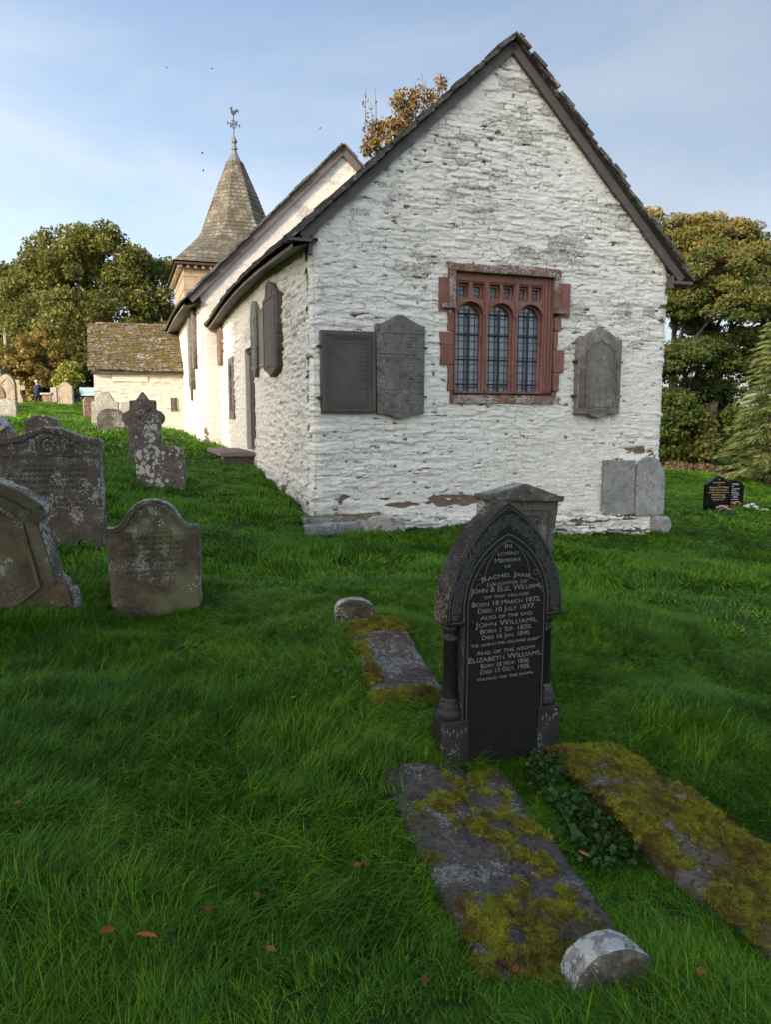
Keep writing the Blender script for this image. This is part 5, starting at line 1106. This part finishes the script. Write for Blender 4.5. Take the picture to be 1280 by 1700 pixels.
for sx in (-1, 1): n = len(T_); T_ += [(sx * .10, 0, .78, .10), (sx * .11, -.01, .46, .08), (sx * .115, -.01, .10, .065)]; Et += [(0, n), (n, n + 1), (n + 1, n + 2)]
skin('trousers', T_, Et, dk, pe, 1)
for sx in (-1, 1): skin('shoe', [(sx * .115, -.04, .05, .05), (sx * .12, .07, .045, .048), (sx * .125, .16, .035, .035)], [(0, 1), (1, 2)], dk, pe, 1)
skin('hair', [(0, -.045, 1.56, .085), (0, -.03, 1.66, .125), (0, .02, 1.72, .11)], [(0, 1), (1, 2)], gr, pe, 1)

# ------------------------------------------------------------------ trees and shrubs
def leaf_cloud(name, C, size, mat, parent, tint, kind=None, up=.35, asp=.62, droop=0.):
    n = len(C); nrm = rng.normal(0, 1, (n, 3)); nrm[:, 2] = nrm[:, 2] * .8 + up; nrm /= np.linalg.norm(nrm, axis=1)[:, None]
    a = rng.normal(0, 1, (n, 3)); a[:, 2] -= droop; a -= nrm * (a * nrm).sum(1)[:, None]; a /= np.linalg.norm(a, axis=1)[:, None] + 1e-9; b = np.cross(nrm, a)
    s = (size * (.6 + .8 * rng.random(n)))[:, None]
    V = np.stack([C - a * s * .5, C + b * s * asp * .5 + a * s * .08 + nrm * s * .07, C + a * s * .55, C - b * s * asp * .5 + a * s * .08 + nrm * s * .07], 1).reshape(-1, 3)
    f = np.arange(n * 4).reshape(n, 4); o = mk(name, V, f, mat, parent, False, {'tint': np.repeat(tint, 4)})
    if kind: o['kind'] = kind
    return o
def clumps(blobs, per, cs, inner=.3, low=-.75, squash=.65):
    """blobs: (x, y, z, rx, ry, rz); returns leaf centres and tints, gathered in uneven clumps"""
    out = []; tin = []; cc = []
    tot = sum(b[3] * b[5] for b in blobs)
    for b in blobs:
        nc = max(3, int(per[0] * b[3] * b[5] / tot))
        d = rng.normal(0, 1, (nc, 3)); d /= np.linalg.norm(d, axis=1)[:, None]; d[:, 2] = np.where(d[:, 2] < low, -d[:, 2], d[:, 2])
        r = np.where(rng.random(nc) < inner, rng.random(nc) ** .5 * .8, .82 + .30 * rng.random(nc) ** 1.5); c = np.array(b[:3]) + d * r[:, None] * np.array(b[3:])
        w = .5 + rng.random(nc); cnt = (per[1] / nc * (b[3] * b[5] / tot) * w / w.mean()).astype(int); ct = rng.random(nc)
        for k in range(nc):
            m = cnt[k]; q = rng.normal(0, 1, (m, 3)); q *= (rng.random(m) ** .3 / (np.linalg.norm(q, axis=1) + 1e-9))[:, None]
            out.append(c[k] + q * cs * (.6 + .7 * w[k] / 1.5) * np.array([1, 1, squash])); tin.append(np.clip(.55 * ct[k] + .45 * rng.random(m), 0, 1))
        cc.append(c)
    return np.concatenate(out), np.concatenate(tin), np.concatenate(cc)
def pxblobs(L, Y, dep=.9):
    r = []
    for b in L:
        off = b[4] if len(b) > 4 else 0; x, y, z = at(b[0], b[1], Y + off); k = (Y + off) / CF * 1.04; r.append((x, y, z, b[2] * k, b[2] * k * dep, b[3] * k))
    return r
def tree(name, label, blobs, base, mat, bark, nleaf, nclump, lsize, cs, trunk, group=None, cat='tree', limbs=1, twigs=40, squash=.65, inner=.3, up=.35, droop=0., turn=0., limbr=.42, stems=1, low=-.75):
    bx_, by_ = base; z0 = gz(bx_, by_); t = thing(name, label, cat, (bx_, by_, z0), 0, group); o = np.array([bx_, by_, z0])
    P, tn, cc = clumps([tuple(np.array(b[:3]) - o) + tuple(b[3:]) for b in blobs], (nclump, nleaf), cs, inner, low, squash)
    if turn: tn = np.clip(tn * .75 + turn * (P[:, 2] - P[:, 2].mean()) / (P[:, 2].max() - P[:, 2].min()) + .12, 0, 1)
    leaf_cloud('crown', P, lsize, mat, t, tn, up=up, droop=droop)
    mb = MB(); B = [np.array(b[:3]) - o for b in blobs]; ztop = max(b[2] for b in B); cx = np.mean([b for b in B], 0); rr = random.Random(int(abs(bx_ * 100)))
    for s_ in range(stems):
        ox = (s_ - (stems - 1) / 2) * trunk * 2.4; zt = max(ztop * .72, .8); pts = []; n = 7
        for i in range(n + 1):
            k = i / n; pts.append((ox * (1 + k) + cx[0] * k ** 2 * .8 + rr.uniform(-.1, .1) * trunk * 3 * (i > 0), cx[1] * k ** 2 * .6 + rr.uniform(-.1, .1) * trunk * 3 * (i > 0), -.3 + (zt + .3) * k))
        mb.tube(pts, [trunk * (1.35 - .25 * i if i < 2 else 1.05 * (1 - i / n) + .12) for i in range(n + 1)], 9)
        for j, b in enumerate(B):
            if limbs and j % stems == s_:
                k = min(.9, max(.25, (b[2] - .25 * blobs[j][5]) / zt * .62)); i0 = k * n; i = int(i0); p0 = np.array(pts[i]) + (np.array(pts[min(i + 1, n)]) - np.array(pts[i])) * (i0 - i)
                p1 = p0 * .45 + b * .55 + np.array([0, 0, .08 * np.linalg.norm(b - p0)]); mb.tube([p0, p0 * .7 + p1 * .3, p1, b + np.array([0, 0, .2])], [trunk * limbr, trunk * limbr * .85, trunk * limbr * .55, trunk * .08], 6)
    mb.build('trunk', bark, t, True)
    mb = MB()
    for j in rr.sample(range(len(cc)), min(twigs, len(cc))):
        c = cc[j]; b = min(B, key=lambda q: np.linalg.norm(q - c)); mdl = (b + c) / 2 + np.array([rr.uniform(-.2, .2) * cs, rr.uniform(-.2, .2) * cs, -.1 * cs]); mb.tube([b, mdl, c], [trunk * .16, trunk * .1, trunk * .03], 5, False)
    if twigs: mb.build('branch', bark, t, True)
    return t
LM = {
 'yew': leafmat('yew foliage', (.038, .050, .012), (.115, .122, .030), (.24, .225, .060), .35),
 'gold': leafmat('golden shrub leaf', (.09, .072, .02), (.20, .15, .04), (.34, .27, .08), .35),
 'lime': leafmat('yellow green leaf', (.12, .13, .02), (.26, .26, .05), (.42, .38, .10), .35),
 'dark': leafmat('dark conifer leaf', (.010, .018, .012), (.018, .032, .02), (.03, .05, .03), .2),
 'syc': leafmat('turning maple leaf', (.034, .056, .014), (.092, .106, .028), (.22, .16, .05), .3),
 'aut': leafmat('russet leaf', (.10, .06, .022), (.19, .115, .038), (.29, .19, .065), .25),
 'larch': leafmat('larch needle', (.08, .11, .026), (.20, .235, .07), (.34, .37, .14), .45),
 'hedge': leafmat('hedge leaf', (.02, .04, .01), (.06, .085, .018), (.13, .14, .035), .3),
 'shade': leafmat('shade tree leaf', (.02, .04, .01), (.04, .07, .015), (.06, .09, .02), .15),
}
G = 'trees around the churchyard'
Y = 60; x, _, _ = at(150, 640, Y)
tree('yew_tree', 'huge dark olive yew tree filling the left background behind the porch', pxblobs([(150, 455, 70, 60), (75, 485, 62, 60, 1), (30, 530, 42, 50, 2), (215, 475, 55, 45), (258, 500, 34, 60, 2), (110, 545, 75, 55, -3), (190, 560, 75, 60, -3), (250, 570, 48, 55), (50, 585, 52, 45), (140, 620, 80, 45, -4), (220, 625, 55, 40, 1), (125, 410, 38, 26), (175, 405, 34, 24), (85, 425, 36, 26), (40, 470, 30, 30), (235, 448, 30, 22)], Y),
     (x, Y + 2), LM['yew'], MAT['bark'], 84000, 560, .27, .82, .75, G, twigs=220, squash=.8, inner=.26, droop=.5)
x, _, _ = at(60, 650, 53)
tree('golden_shrub', 'golden brown leafy shrub in front of the yew behind the person', pxblobs([(60, 590, 42, 32), (40, 628, 34, 42), (75, 635, 32, 44), (95, 605, 18, 30), (20, 645, 26, 34)], 53), (x, 53.5), LM['gold'], MAT['darkbark'], 9000, 160, .26, .5, .14, 'shrubs round the churchyard', 'shrub', twigs=30)
x, _, _ = at(108, 650, 50)
tree('yellow_shrub', 'bright yellow green shrub behind the grey brown headstone at the foot of the yew', pxblobs([(110, 632, 16, 22), (122, 620, 10, 14), (96, 640, 9, 12)], 52), (x, 52), LM['lime'], MAT['darkbark'], 2600, 60, .22, .35, .08, 'shrubs round the churchyard', 'shrub', twigs=0)
tree('boundary_hedge', 'dark hedge along the foot of the yew behind the far left headstones', pxblobs([(px, 655, 26, 18) for px in range(-30, 175, 22)], 56), (at(60, 650, 56)[0], 56.5), LM['dark'], MAT['darkbark'], 9000, 150, .3, .5, .1, 'shrubs round the churchyard', 'hedge', twigs=0)
x, _, _ = at(145, 660, 48)
tree('dark_shrub', 'small dark green bush below the pale blue panel by the porch', pxblobs([(140, 661, 14, 10), (152, 663, 8, 9)], 46.6), (x, 46.6), LM['dark'], MAT['darkbark'], 1500, 40, .2, .3, .06, 'shrubs round the churchyard', 'shrub', twigs=0)
x, _, _ = at(-5, 640, 74)
tree('dark_conifer', 'blue green conifer dark against the sky at the far left edge behind the yew', pxblobs([(4, 500, 16, 26), (0, 545, 28, 40), (-2, 600, 34, 40), (12, 470, 8, 18)], 74), (x, 74), LM['dark'], MAT['darkbark'], 7000, 130, .4, .8, .35, G, twigs=30)
x, y = uv2w(8.2, 14.5)
def autumn():
    Yq = y; bl = [(620, 222, 14, 14), (634, 212, 9, 10, .6), (668, 172, 12, 18), (690, 165, 14, 14), (672, 200, 16, 18, .8), (655, 222, 20, 16), (628, 246, 22, 12), (606, 248, 10, 8), (735, 142, 6, 12), (700, 205, 26, 20, 1.0), (715, 170, 10, 12)]
    t = tree('russet_tree', 'russet autumn tree showing above the chancel roof between the two gables', pxblobs(bl, Yq), (x - .3, Yq + 1), LM['aut'], MAT['bark'], 2600, 170, .125, .22, .2, G, twigs=120, inner=.3, squash=.8)
    o = np.array(t.location); mb = MB(); C = []; rr = random.Random(3)
    for px, py in ((606, 150), (622, 146), (614, 165), (700, 122), (706, 128), (731, 120), (737, 130), (728, 140), (662, 148), (690, 135)):
        a = np.array(at(px + rr.uniform(-2, 2), py + 70, Yq)) - o; b = np.array(at(px, py, Yq)) - o; m_ = (a + b) / 2 + rr.uniform(-.12, .12); mb.tube([a, m_, b], [.018, .012, .004], 5)
        for k in range(15):
            q = rr.random(); p = (a * (1 - q) + m_ * q) if q < .5 else (m_ * (1 - q) + b * q); p = a + (b - a) * q; C.append(p + np.array([rr.uniform(-.10, .10) for _ in range(3)]))
    mb.build('upright_shoot', MAT['bark'], t, True); leaf_cloud('shoot_leaves', np.array(C), .10, LM['aut'], t, rng.random(len(C)))
autumn()
# maple on the right
Y = 38; x, _, _ = at(1150, 760, Y)
tree('maple_tree', 'large maple turning golden at the top, rising behind the right corner of the gable', pxblobs([(1150, 405, 58, 38), (1215, 415, 50, 42, 1), (1105, 440, 40, 45), (1170, 460, 62, 40, -2), (1240, 470, 46, 50), (1130, 500, 48, 34, -1), (1200, 510, 60, 38, -2), (1270, 530, 46, 42), (1165, 540, 34, 14, 1), (1240, 575, 52, 26), (1128, 592, 42, 22, -2), (1205, 612, 40, 16), (1112, 622, 32, 16), (1265, 625, 46, 28, 1), (1122, 672, 34, 22, -1), (1172, 578, 40, 22), (1160, 652, 36, 18, 1), (1200, 650, 26, 14), (1085, 380, 22, 24), (1300, 480, 40, 50)], Y),
     (x, Y + .5), LM['syc'], MAT['darkbark'], 130000, 720, .15, .55, .32, G, twigs=300, turn=.9, squash=.5, inner=.22, stems=3, limbr=.4)
# hedge shrubs at the right boundary
for lb, bl, Yh, m, nl in (('yellow leaved low shrub at the churchyard edge right of the gable', [(1112, 752, 20, 18), (1130, 745, 16, 16)], 34, 'lime', 2600), ('rounded green shrub behind the low leaf bank, left of the larch', [(1150, 725, 34, 34), (1130, 705, 24, 20)], 36, 'hedge', 6500),
      ('ochre leaved shrub under the maple beside the dark green ones', [(1165, 742, 24, 24), (1150, 700, 20, 16)], 33.5, 'syc', 3500), ('dark green hedge bush behind the larch at the right edge', [(1225, 730, 50, 45), (1275, 720, 40, 55), (1335, 728, 46, 52), (1405, 735, 46, 50), (1475, 742, 46, 48)], 37, 'hedge', 17000), ('mid green bush beneath the maple close to the corner of the gable', [(1105, 705, 24, 46), (1085, 740, 20, 30), (1130, 690, 22, 26)], 33, 'hedge', 6500),
      ('pale green bush between the maple trunk and the larch', [(1195, 690, 34, 24), (1180, 705, 26, 22), (1160, 665, 26, 20)], 40, 'hedge', 5500)):
    bb = pxblobs(bl, Yh); x = bb[0][0]; tree('boundary_shrub', lb, bb, (x, Yh), LM[m], MAT['darkbark'], nl, int(nl / 60), .2, .42, .09, 'shrubs round the churchyard', 'shrub', twigs=0, inner=.35)
# larch at the right edge
def larch():
    Yl = 29; x, _, _ = at(1276, 780, Yl); z0 = gz(x, Yl); t = thing('larch_tree', 'feathery pale green larch with drooping sprays at the right edge', 'tree', (x, Yl, z0), 0, G); rr = random.Random(4)
    H = at(1276, 525, Yl)[2] - z0; mb = MB(); mb.tube([(0, 0, -.2), (.03, 0, H * .5), (0, 0, H)], [.15, .09, .012], 8); mb.build('trunk', MAT['bark'], t, True)
    mb = MB(); C = []; Dv = []; z = .35
    while z < H - .1:
        k = 1 - z / H; n = rr.randint(4, 6); a0 = rr.random() * 6.28
        for j in range(n):
            a = a0 + j * 6.283 / n + rr.uniform(-.3, .3); L_ = (.3 + 1.9 * k ** .9) * rr.uniform(.75, 1.15); d = np.array([math.cos(a), math.sin(a), 0]); side = np.array([-d[1], d[0], 0]); pts = []
            for i in range(7): q = i / 6; pts.append(np.array([0, 0, z]) + d * L_ * q + np.array([0, 0, L_ * (.38 * q - .42 * q * q) ]))
            mb.tube(pts, [.022 * k + .008 - .0012 * i for i in range(7)], 5, False)
            m = int(70 * L_)
            for _ in range(m):
                q = rr.random() ** .7; i = min(5, int(q * 6)); f = q * 6 - i; p = pts[i] * (1 - f) + pts[i + 1] * f; s_ = rr.uniform(-1, 1); w = .34 * L_ * (1 - q * .75) * s_
                C.append(p + side * w + np.array([0, 0, -.22 * abs(w) - rr.uniform(0, .07)])); Dv.append(d * .8 + side * s_ * .8 + np.array([0, 0, -.30 + rr.uniform(-.3, .3)]))
        z += rr.uniform(.17, .28)
    mb.build('branch', MAT['bark'], t, True); C = np.array(C); Dv = np.array(Dv); Dv /= np.linalg.norm(Dv, axis=1)[:, None]; n = len(C); nn = rng.normal(0, 1, (n, 3)); b = np.cross(Dv, nn); b /= np.linalg.norm(b, axis=1)[:, None]
    s_ = (.13 + .15 * rng.random(n))[:, None]; V = np.stack([C - Dv * s_, C + b * .02, C + Dv * s_, C - b * .02], 1).reshape(-1, 3); mk('crown', V, np.arange(4 * n).reshape(n, 4), LM['larch'], t, False, {'tint': np.repeat(np.clip(rng.random(n), 0, 1), 4)})
larch()
# leaf litter bank along the boundary
pl = [at(px, py, Yb) for px, py, Yb in ((1060, 772, 34), (1100, 776, 33), (1160, 781, 32), (1220, 788, 31), (1290, 797, 30), (1400, 806, 28.5))]
C = []
for a, b in zip(pl, pl[1:]):
    n = 2600; k = rng.random(n)[:, None]; P = np.array(a) * (1 - k) + np.array(b) * k; w = rng.normal(0, .33, n); P[:, 1] += w; P[:, 0] += rng.normal(0, .2, n); P[:, 2] = ground(P[:, 0], P[:, 1]) + rng.random(n) * .30 * np.exp(-(w / .45) ** 2); C.append(P)
C = np.concatenate(C); leaf_cloud('leaf_litter', C, .14, leafmat('leaf litter', (.05, .035, .022), (.11, .075, .048), (.20, .14, .09), .1), None, rng.random(len(C)), kind='stuff')
# weeds between the ledgers
W_ = []; qa, qb, qc, qd = (.60, 3.22), (.80, 3.22), (1.0, 2.62), (.78, 2.5)
n = 1300; k = rng.random(n); j = rng.random(n); X = (qa[0] * (1 - j) + qb[0] * j) * (1 - k) + (qd[0] * (1 - j) + qc[0] * j) * k; Yy = (qa[1] * (1 - j) + qb[1] * j) * (1 - k) + (qd[1] * (1 - j) + qc[1] * j) * k
P = np.stack([X + rng.normal(0, .02, n), Yy + rng.normal(0, .02, n), ground(X, Yy) + +.02 + .05 * rng.random(n) * np.sin(np.pi * np.clip(j, 0, 1)) + .015], 1)
P = P[fbm(P[:, 0] * 5, P[:, 1] * 5, 3, 77) > .40]
leaf_cloud('ground_ivy', P, .023, leafmat('ground ivy', (.014, .040, .010), (.032, .075, .018), (.065, .12, .034), .25), None, rng.random(len(P)), kind='stuff', up=1.1, asp=.95)
n = 260; X = rng.uniform(-2.5, 3, n); Yy = rng.uniform(1.6, 6, n); cl_ = rng.integers(0, 26, n); cxs = rng.uniform(-2.2, 2.6, 26); cys = rng.uniform(1.7, 5.5, 26); X = cxs[cl_] + rng.normal(0, .06, n); Yy = cys[cl_] + rng.normal(0, .06, n)
bad = np.zeros(n, bool)
for p in EXCL: bad |= inpoly(X, Yy, p)
P = np.stack([X, Yy, ground(X, Yy) + .05 + .05 * rng.random(n)], 1)[~bad]; n = len(P); leaf_cloud('broad_leaved_weed', P, .035, leafmat('lawn weed', (.012, .04, .01), (.03, .075, .02), (.05, .10, .035), .25), None, rng.random(n), kind='stuff', up=1.2, asp=.8)

# ------------------------------------------------------------------ grass
def grassmat():
    s = M_('grass blade', .45, .13); p = N(s.nt, 'NewGeometry').outputs['Position']; oi = N(s.nt, 'ObjectInfo').outputs['Random']
    t = s.ma('ADD', s.ma('MULTIPLY', s.attr('tint'), .75), s.ma('MULTIPLY', s.noise(1.5, 4, .65, vec=p), .6)); t = s.ma('ADD', t, s.ma('MULTIPLY', s.ma('SUBTRACT', oi, .5), .30)); t = s.ma('SUBTRACT', t, .20)
    c = s.ramp(t, [(.02, (.010, .040, .004)), (.30, (.048, .140, .006)), (.58, (.108, .24, .010)), (.95, (.23, .36, .028))])
    c = s.mix(s.ma('MULTIPLY', s.ss(s.noise(.8, 4, .6, vec=p), .5, .62), .4), c, (.024, .098, .018))
    c = s.mix(s.ma('MULTIPLY', s.ma('GREATER_THAN', s.attr('tint'), .985), s.ss(oi, .3, .9)), c, (.16, .15, .06))
    s.col(c); tr = N(s.nt, 'BsdfTranslucent', {'Color': c}); mx = N(s.nt, 'MixShader', {0: .22, 1: s.b.outputs[0], 2: tr.outputs[0]}); s.nt.links.new(mx.outputs[0], s.nt.nodes['Material Output'].inputs[0]); return s.m
GM = grassmat()
gcol = bpy.data.collections.new('grass_tufts')
spec = [(48, .055, .100, .0034, .85), (48, .055, .095, .0032, 1.05), (42, .06, .115, .0036, .9), (48, .055, .11, .0032, 1.3), (52, .06, .068, .0034, .7), (18, .05, .155, .0038, 1.35),
        (52, .12, .075, .0095, .7), (52, .12, .065, .0085, .95), (46, .11, .09, .0100, .7), (50, .24, .075, .018, .7), (50, .24, .065, .018, .9)]
for k, q in enumerate(spec): tuft(gcol, 'grass_tuft_%02d' % k, q[0], q[1], q[2], q[3], q[4], GM, 200 + k, segs=4 if k < 6 else 3)
def scatter(dens, y0, y1, wid, dmin, dmax):
    A = (y1 - y0) * 2 * wid(y1); n = int(dens * A); X = rng.uniform(-wid(y1), wid(y1), n); Yq = rng.uniform(y0, y1, n); d = np.hypot(X, Yq)
    k = (np.abs(X) < wid(Yq)) & (d > dmin) & (d < dmax); X, Yq = X[k], Yq[k]; bad = np.zeros(len(X), bool)
    for p in EXCL: bad |= inpoly(X, Yq, p)
    return X[~bad], Yq[~bad]
def sow(name, parts):
    PT = []; RO = []; SC = []; ID = []
    for (X, Yq, ids, s0, hscale) in parts:
        n = len(X); Z = ground(X, Yq); fl = 9.0 * (fbm(X * .6 + 2, Yq * .6, 3, 301) - .5) + 5. * (fbm(X * 2.0, Yq * 2.0, 2, 305) - .5) + .4
        fl = fl + rng.normal(0, .45, n); lean = .10 + .95 * sstep(.40, .68, fbm(X * 1.1, Yq * 1.1, 3, 309)); tall = (.42 + .85 * sstep(.32, .68, fbm(X * 1.2 + 5, Yq * 1.2, 3, 311))) * hscale(X, Yq)
        PT.append(np.stack([X, Yq, Z - .006], 1)); RO.append(np.stack([rng.normal(0, .12, n), lean * rng.random(n) * .8, fl], 1)); sc = s0 * (.8 + .4 * rng.random(n)); SC.append(np.stack([sc, sc, sc * tall], 1)); ID.append(rng.choice(ids, n))
    return instancer(name, np.concatenate(PT), np.concatenate(RO), np.concatenate(SC), np.concatenate(ID), gcol)
wid = lambda y: .66 * np.abs(y) + 1.2
def hnear(X, Y):                                      # shorter close to the slabs and the wall
    k = np.ones_like(X)
    for L_, Yc, Xc in ((.55, 2.6, .45), (.55, 2.8, 1.25), (.5, 4.1, .05)): k *= 1 - .45 * np.exp(-(((X - Xc) / .42) ** 2 + ((Y - Yc) / .75) ** 2))
    return k
a = scatter(540, 1.0, 6.2, wid, 1.0, 6.0); b = scatter(135, 4.5, 15, wid, 5.6, 14); c = scatter(34, 9, 42, lambda y: .7 * np.abs(y) + 2, 13.2, 60); d = scatter(10, 40, 62, lambda y: .7 * np.abs(y) + 2, 30, 90)
g = sow('grass', [(*a, [0, 1, 1, 2, 3, 3, 4, 5], 1., hnear), (*b, [6, 7, 8], 1.0, lambda X, Y: 1.2 - .07 * (Y - 5.6).clip(0, 8)), (*c, [9, 10], 1.0, lambda X, Y: np.ones_like(X)), (*d, [9, 10], 1.6, lambda X, Y: np.ones_like(X) * .7)])

# ------------------------------------------------------------------ birds
for i, (px, py, lb) in enumerate([(276, 112, 'tiny dark bird high in the sky above the spire, left of a second bird'), (351, 114, 'tiny dark bird in the sky to the right of the highest one, above the weathercock'), (335, 254, 'tiny dark bird in the sky level with the spire top'), (337, 283, 'tiny dark bird lowest in the sky beside the spire'), (531, 213, 'tiny bird in the sky above the nave gable')]):
    x, y, z = at(px, py, 55); mb = MB()
    for sx in (-1, 1): mb.add([(0, .06, 0), (sx * .05, .04, .03), (sx * .10, -.02, .02), (sx * .04, -.04, .02), (0, -.05, 0)], [(0, 1, 2, 3, 4)])
    mb.tube([(0, -.12, 0), (0, -.03, 0), (0, .07, .005), (0, .12, .01)], [.005, .028, .025, .006], 6); o = mb.build('bird', MAT['iron'], None); o.location = (x, y, z); o.rotation_euler = (.2 * i, .3, i * 1.3); tag(o, lb, 'bird', 'birds over the churchyard')

# ------------------------------------------------------------------ sun, sky, camera
SUN_AZ, SUN_EL = math.atan2(-.66, -.75), R(21.5)        # azimuth as atan2(x, y): low, behind and to the left of the camera
sd = Vector((math.sin(SUN_AZ) * math.cos(SUN_EL), math.cos(SUN_AZ) * math.cos(SUN_EL), math.sin(SUN_EL)))
# trees behind the camera that keep the foreground and the gable in shade
pa = Vector((-sd.x, -sd.y)).normalized(); pe_ = Vector((pa.y, -pa.x))
for i, (q, dist, h, lb) in enumerate([(-11.2, 9.5, 11.8, 'tall broadleaved tree behind the viewer, farthest to the left'), (-6.8, 9.5, 14.4, 'tall broadleaved tree behind the viewer, second from the left'), (-2.4, 9.5, 13.2, 'tall broadleaved tree behind the viewer, third from the left'), (2.0, 9., 8.7, 'tall broadleaved tree behind the viewer, fourth from the left'), (6.5, 10, 7.6, 'tall broadleaved tree behind the viewer, farthest to the right')]):
    c = Vector((0, 0)) - pa * dist + pe_ * q; z0 = gz(c.x, c.y)
    bl = [(c.x + random.uniform(-.5, .5), c.y + random.uniform(-.5, .5), z0 + hh, 3.0, 2.0, 2.4) for hh in np.arange(3.4, h - 1.4, 2.1)]
    bl = [(b[0], b[1], b[2], 3.1, 1.6, 2.0) for b in bl]
    tree('broadleaved_tree', lb, bl, (c.x, c.y), LM['shade'], MAT['darkbark'], 15000, 420, .62, .62, .3, 'trees behind the viewer', twigs=20, inner=.55, low=-2)
sun = bpy.data.lights.new('sun', 'SUN'); sun.energy = 2.0; sun.angle = R(.5); sun.color = (1., .89, .72)
so = link(bpy.data.objects.new('sun', sun)); so.rotation_euler = (-sd).to_track_quat('-Z', 'Y').to_euler(); so.location = (-20, -20, 30)
w = bpy.data.worlds.new('World'); S.world = w; w.use_nodes = True; nt = w.node_tree; bg = nt.nodes['Background']
sky = N(nt, 'TexSky', sky_type='NISHITA', sun_disc=False, sun_elevation=SUN_EL, sun_rotation=SUN_AZ % (2 * math.pi), altitude=100, air_density=1.0, dust_density=1.6, ozone_density=1.6)
tc = N(nt, 'TexCoord').outputs['Generated']
mp = N(nt, 'Mapping', {'Vector': tc, 'Scale': (1.0, 1.0, 2.6), 'Rotation': (.25, .35, .3)}).outputs[0]
n1 = N(nt, 'TexNoise', {'Vector': mp, 'Scale': 1.7, 'Detail': 7., 'Roughness': .55, 'Distortion': .5}).outputs[0]
cl = N(nt, 'MapRange', {'Value': n1, 'From Min': .34, 'From Max': .72, 'To Min': .22, 'To Max': .78}, interpolation_type='SMOOTHSTEP').outputs[0]
mx = nt.nodes.new('ShaderNodeMix'); mx.data_type = 'RGBA'
nt.links.new(cl, mx.inputs[0]); nt.links.new(sky.outputs[0], mx.inputs[6]); 
hs_ = N(nt, 'HueSaturation', {'Color': sky.outputs[0], 'Saturation': .40, 'Value': 1.12}); nt.links.new(hs_.outputs[0], mx.inputs[7])
dt = N(nt, 'VectorMath', {0: tc, 1: tuple(sd)}, operation='DOT_PRODUCT').outputs['Value']      # bright haze towards the sun
fac = N(nt, 'MapRange', {'Value': dt, 'From Min': -.75, 'From Max': .85, 'To Min': .48, 'To Max': 2.2}).outputs[0]
wm = nt.nodes.new('ShaderNodeMix'); wm.data_type = 'RGBA'; nt.links.new(N(nt, 'MapRange', {'Value': dt, 'From Min': -.5, 'From Max': .8}).outputs[0], wm.inputs[0])
wm.inputs[6].default_value = (1, 1, 1, 1); wm.inputs[7].default_value = (1.06, 1.0, .90, 1)
tv = N(nt, 'VectorMath', {0: mx.outputs[2], 1: wm.outputs[2]}, operation='MULTIPLY')
vm = N(nt, 'VectorMath', {0: tv.outputs[0], 3: fac}, operation='SCALE'); nt.links.new(vm.outputs[0], bg.inputs['Color']); bg.inputs['Strength'].default_value = .13
cam = bpy.data.cameras.new('camera'); co_ = link(bpy.data.objects.new('camera', cam)); co_.location = (0, 0, EYE); co_.rotation_euler = (R(90) - PITCH, .0016 * 0, 0)
cam.sensor_fit = 'VERTICAL'; cam.sensor_height = 24; cam.lens = CF / 1700 * 24; cam.clip_start = .05; cam.clip_end = 5000
S.camera = co_
S.view_settings.view_transform = 'Standard'; S.view_settings.look = 'None'; S.view_settings.gamma = 1; S.view_settings.exposure = 1.12
S.cycles.max_bounces = 6; S.cycles.diffuse_bounces = 3; S.cycles.use_denoising = True; S.cycles.transparent_max_bounces = 4; S.cycles.caustics_reflective = False; S.cycles.caustics_refractive = False
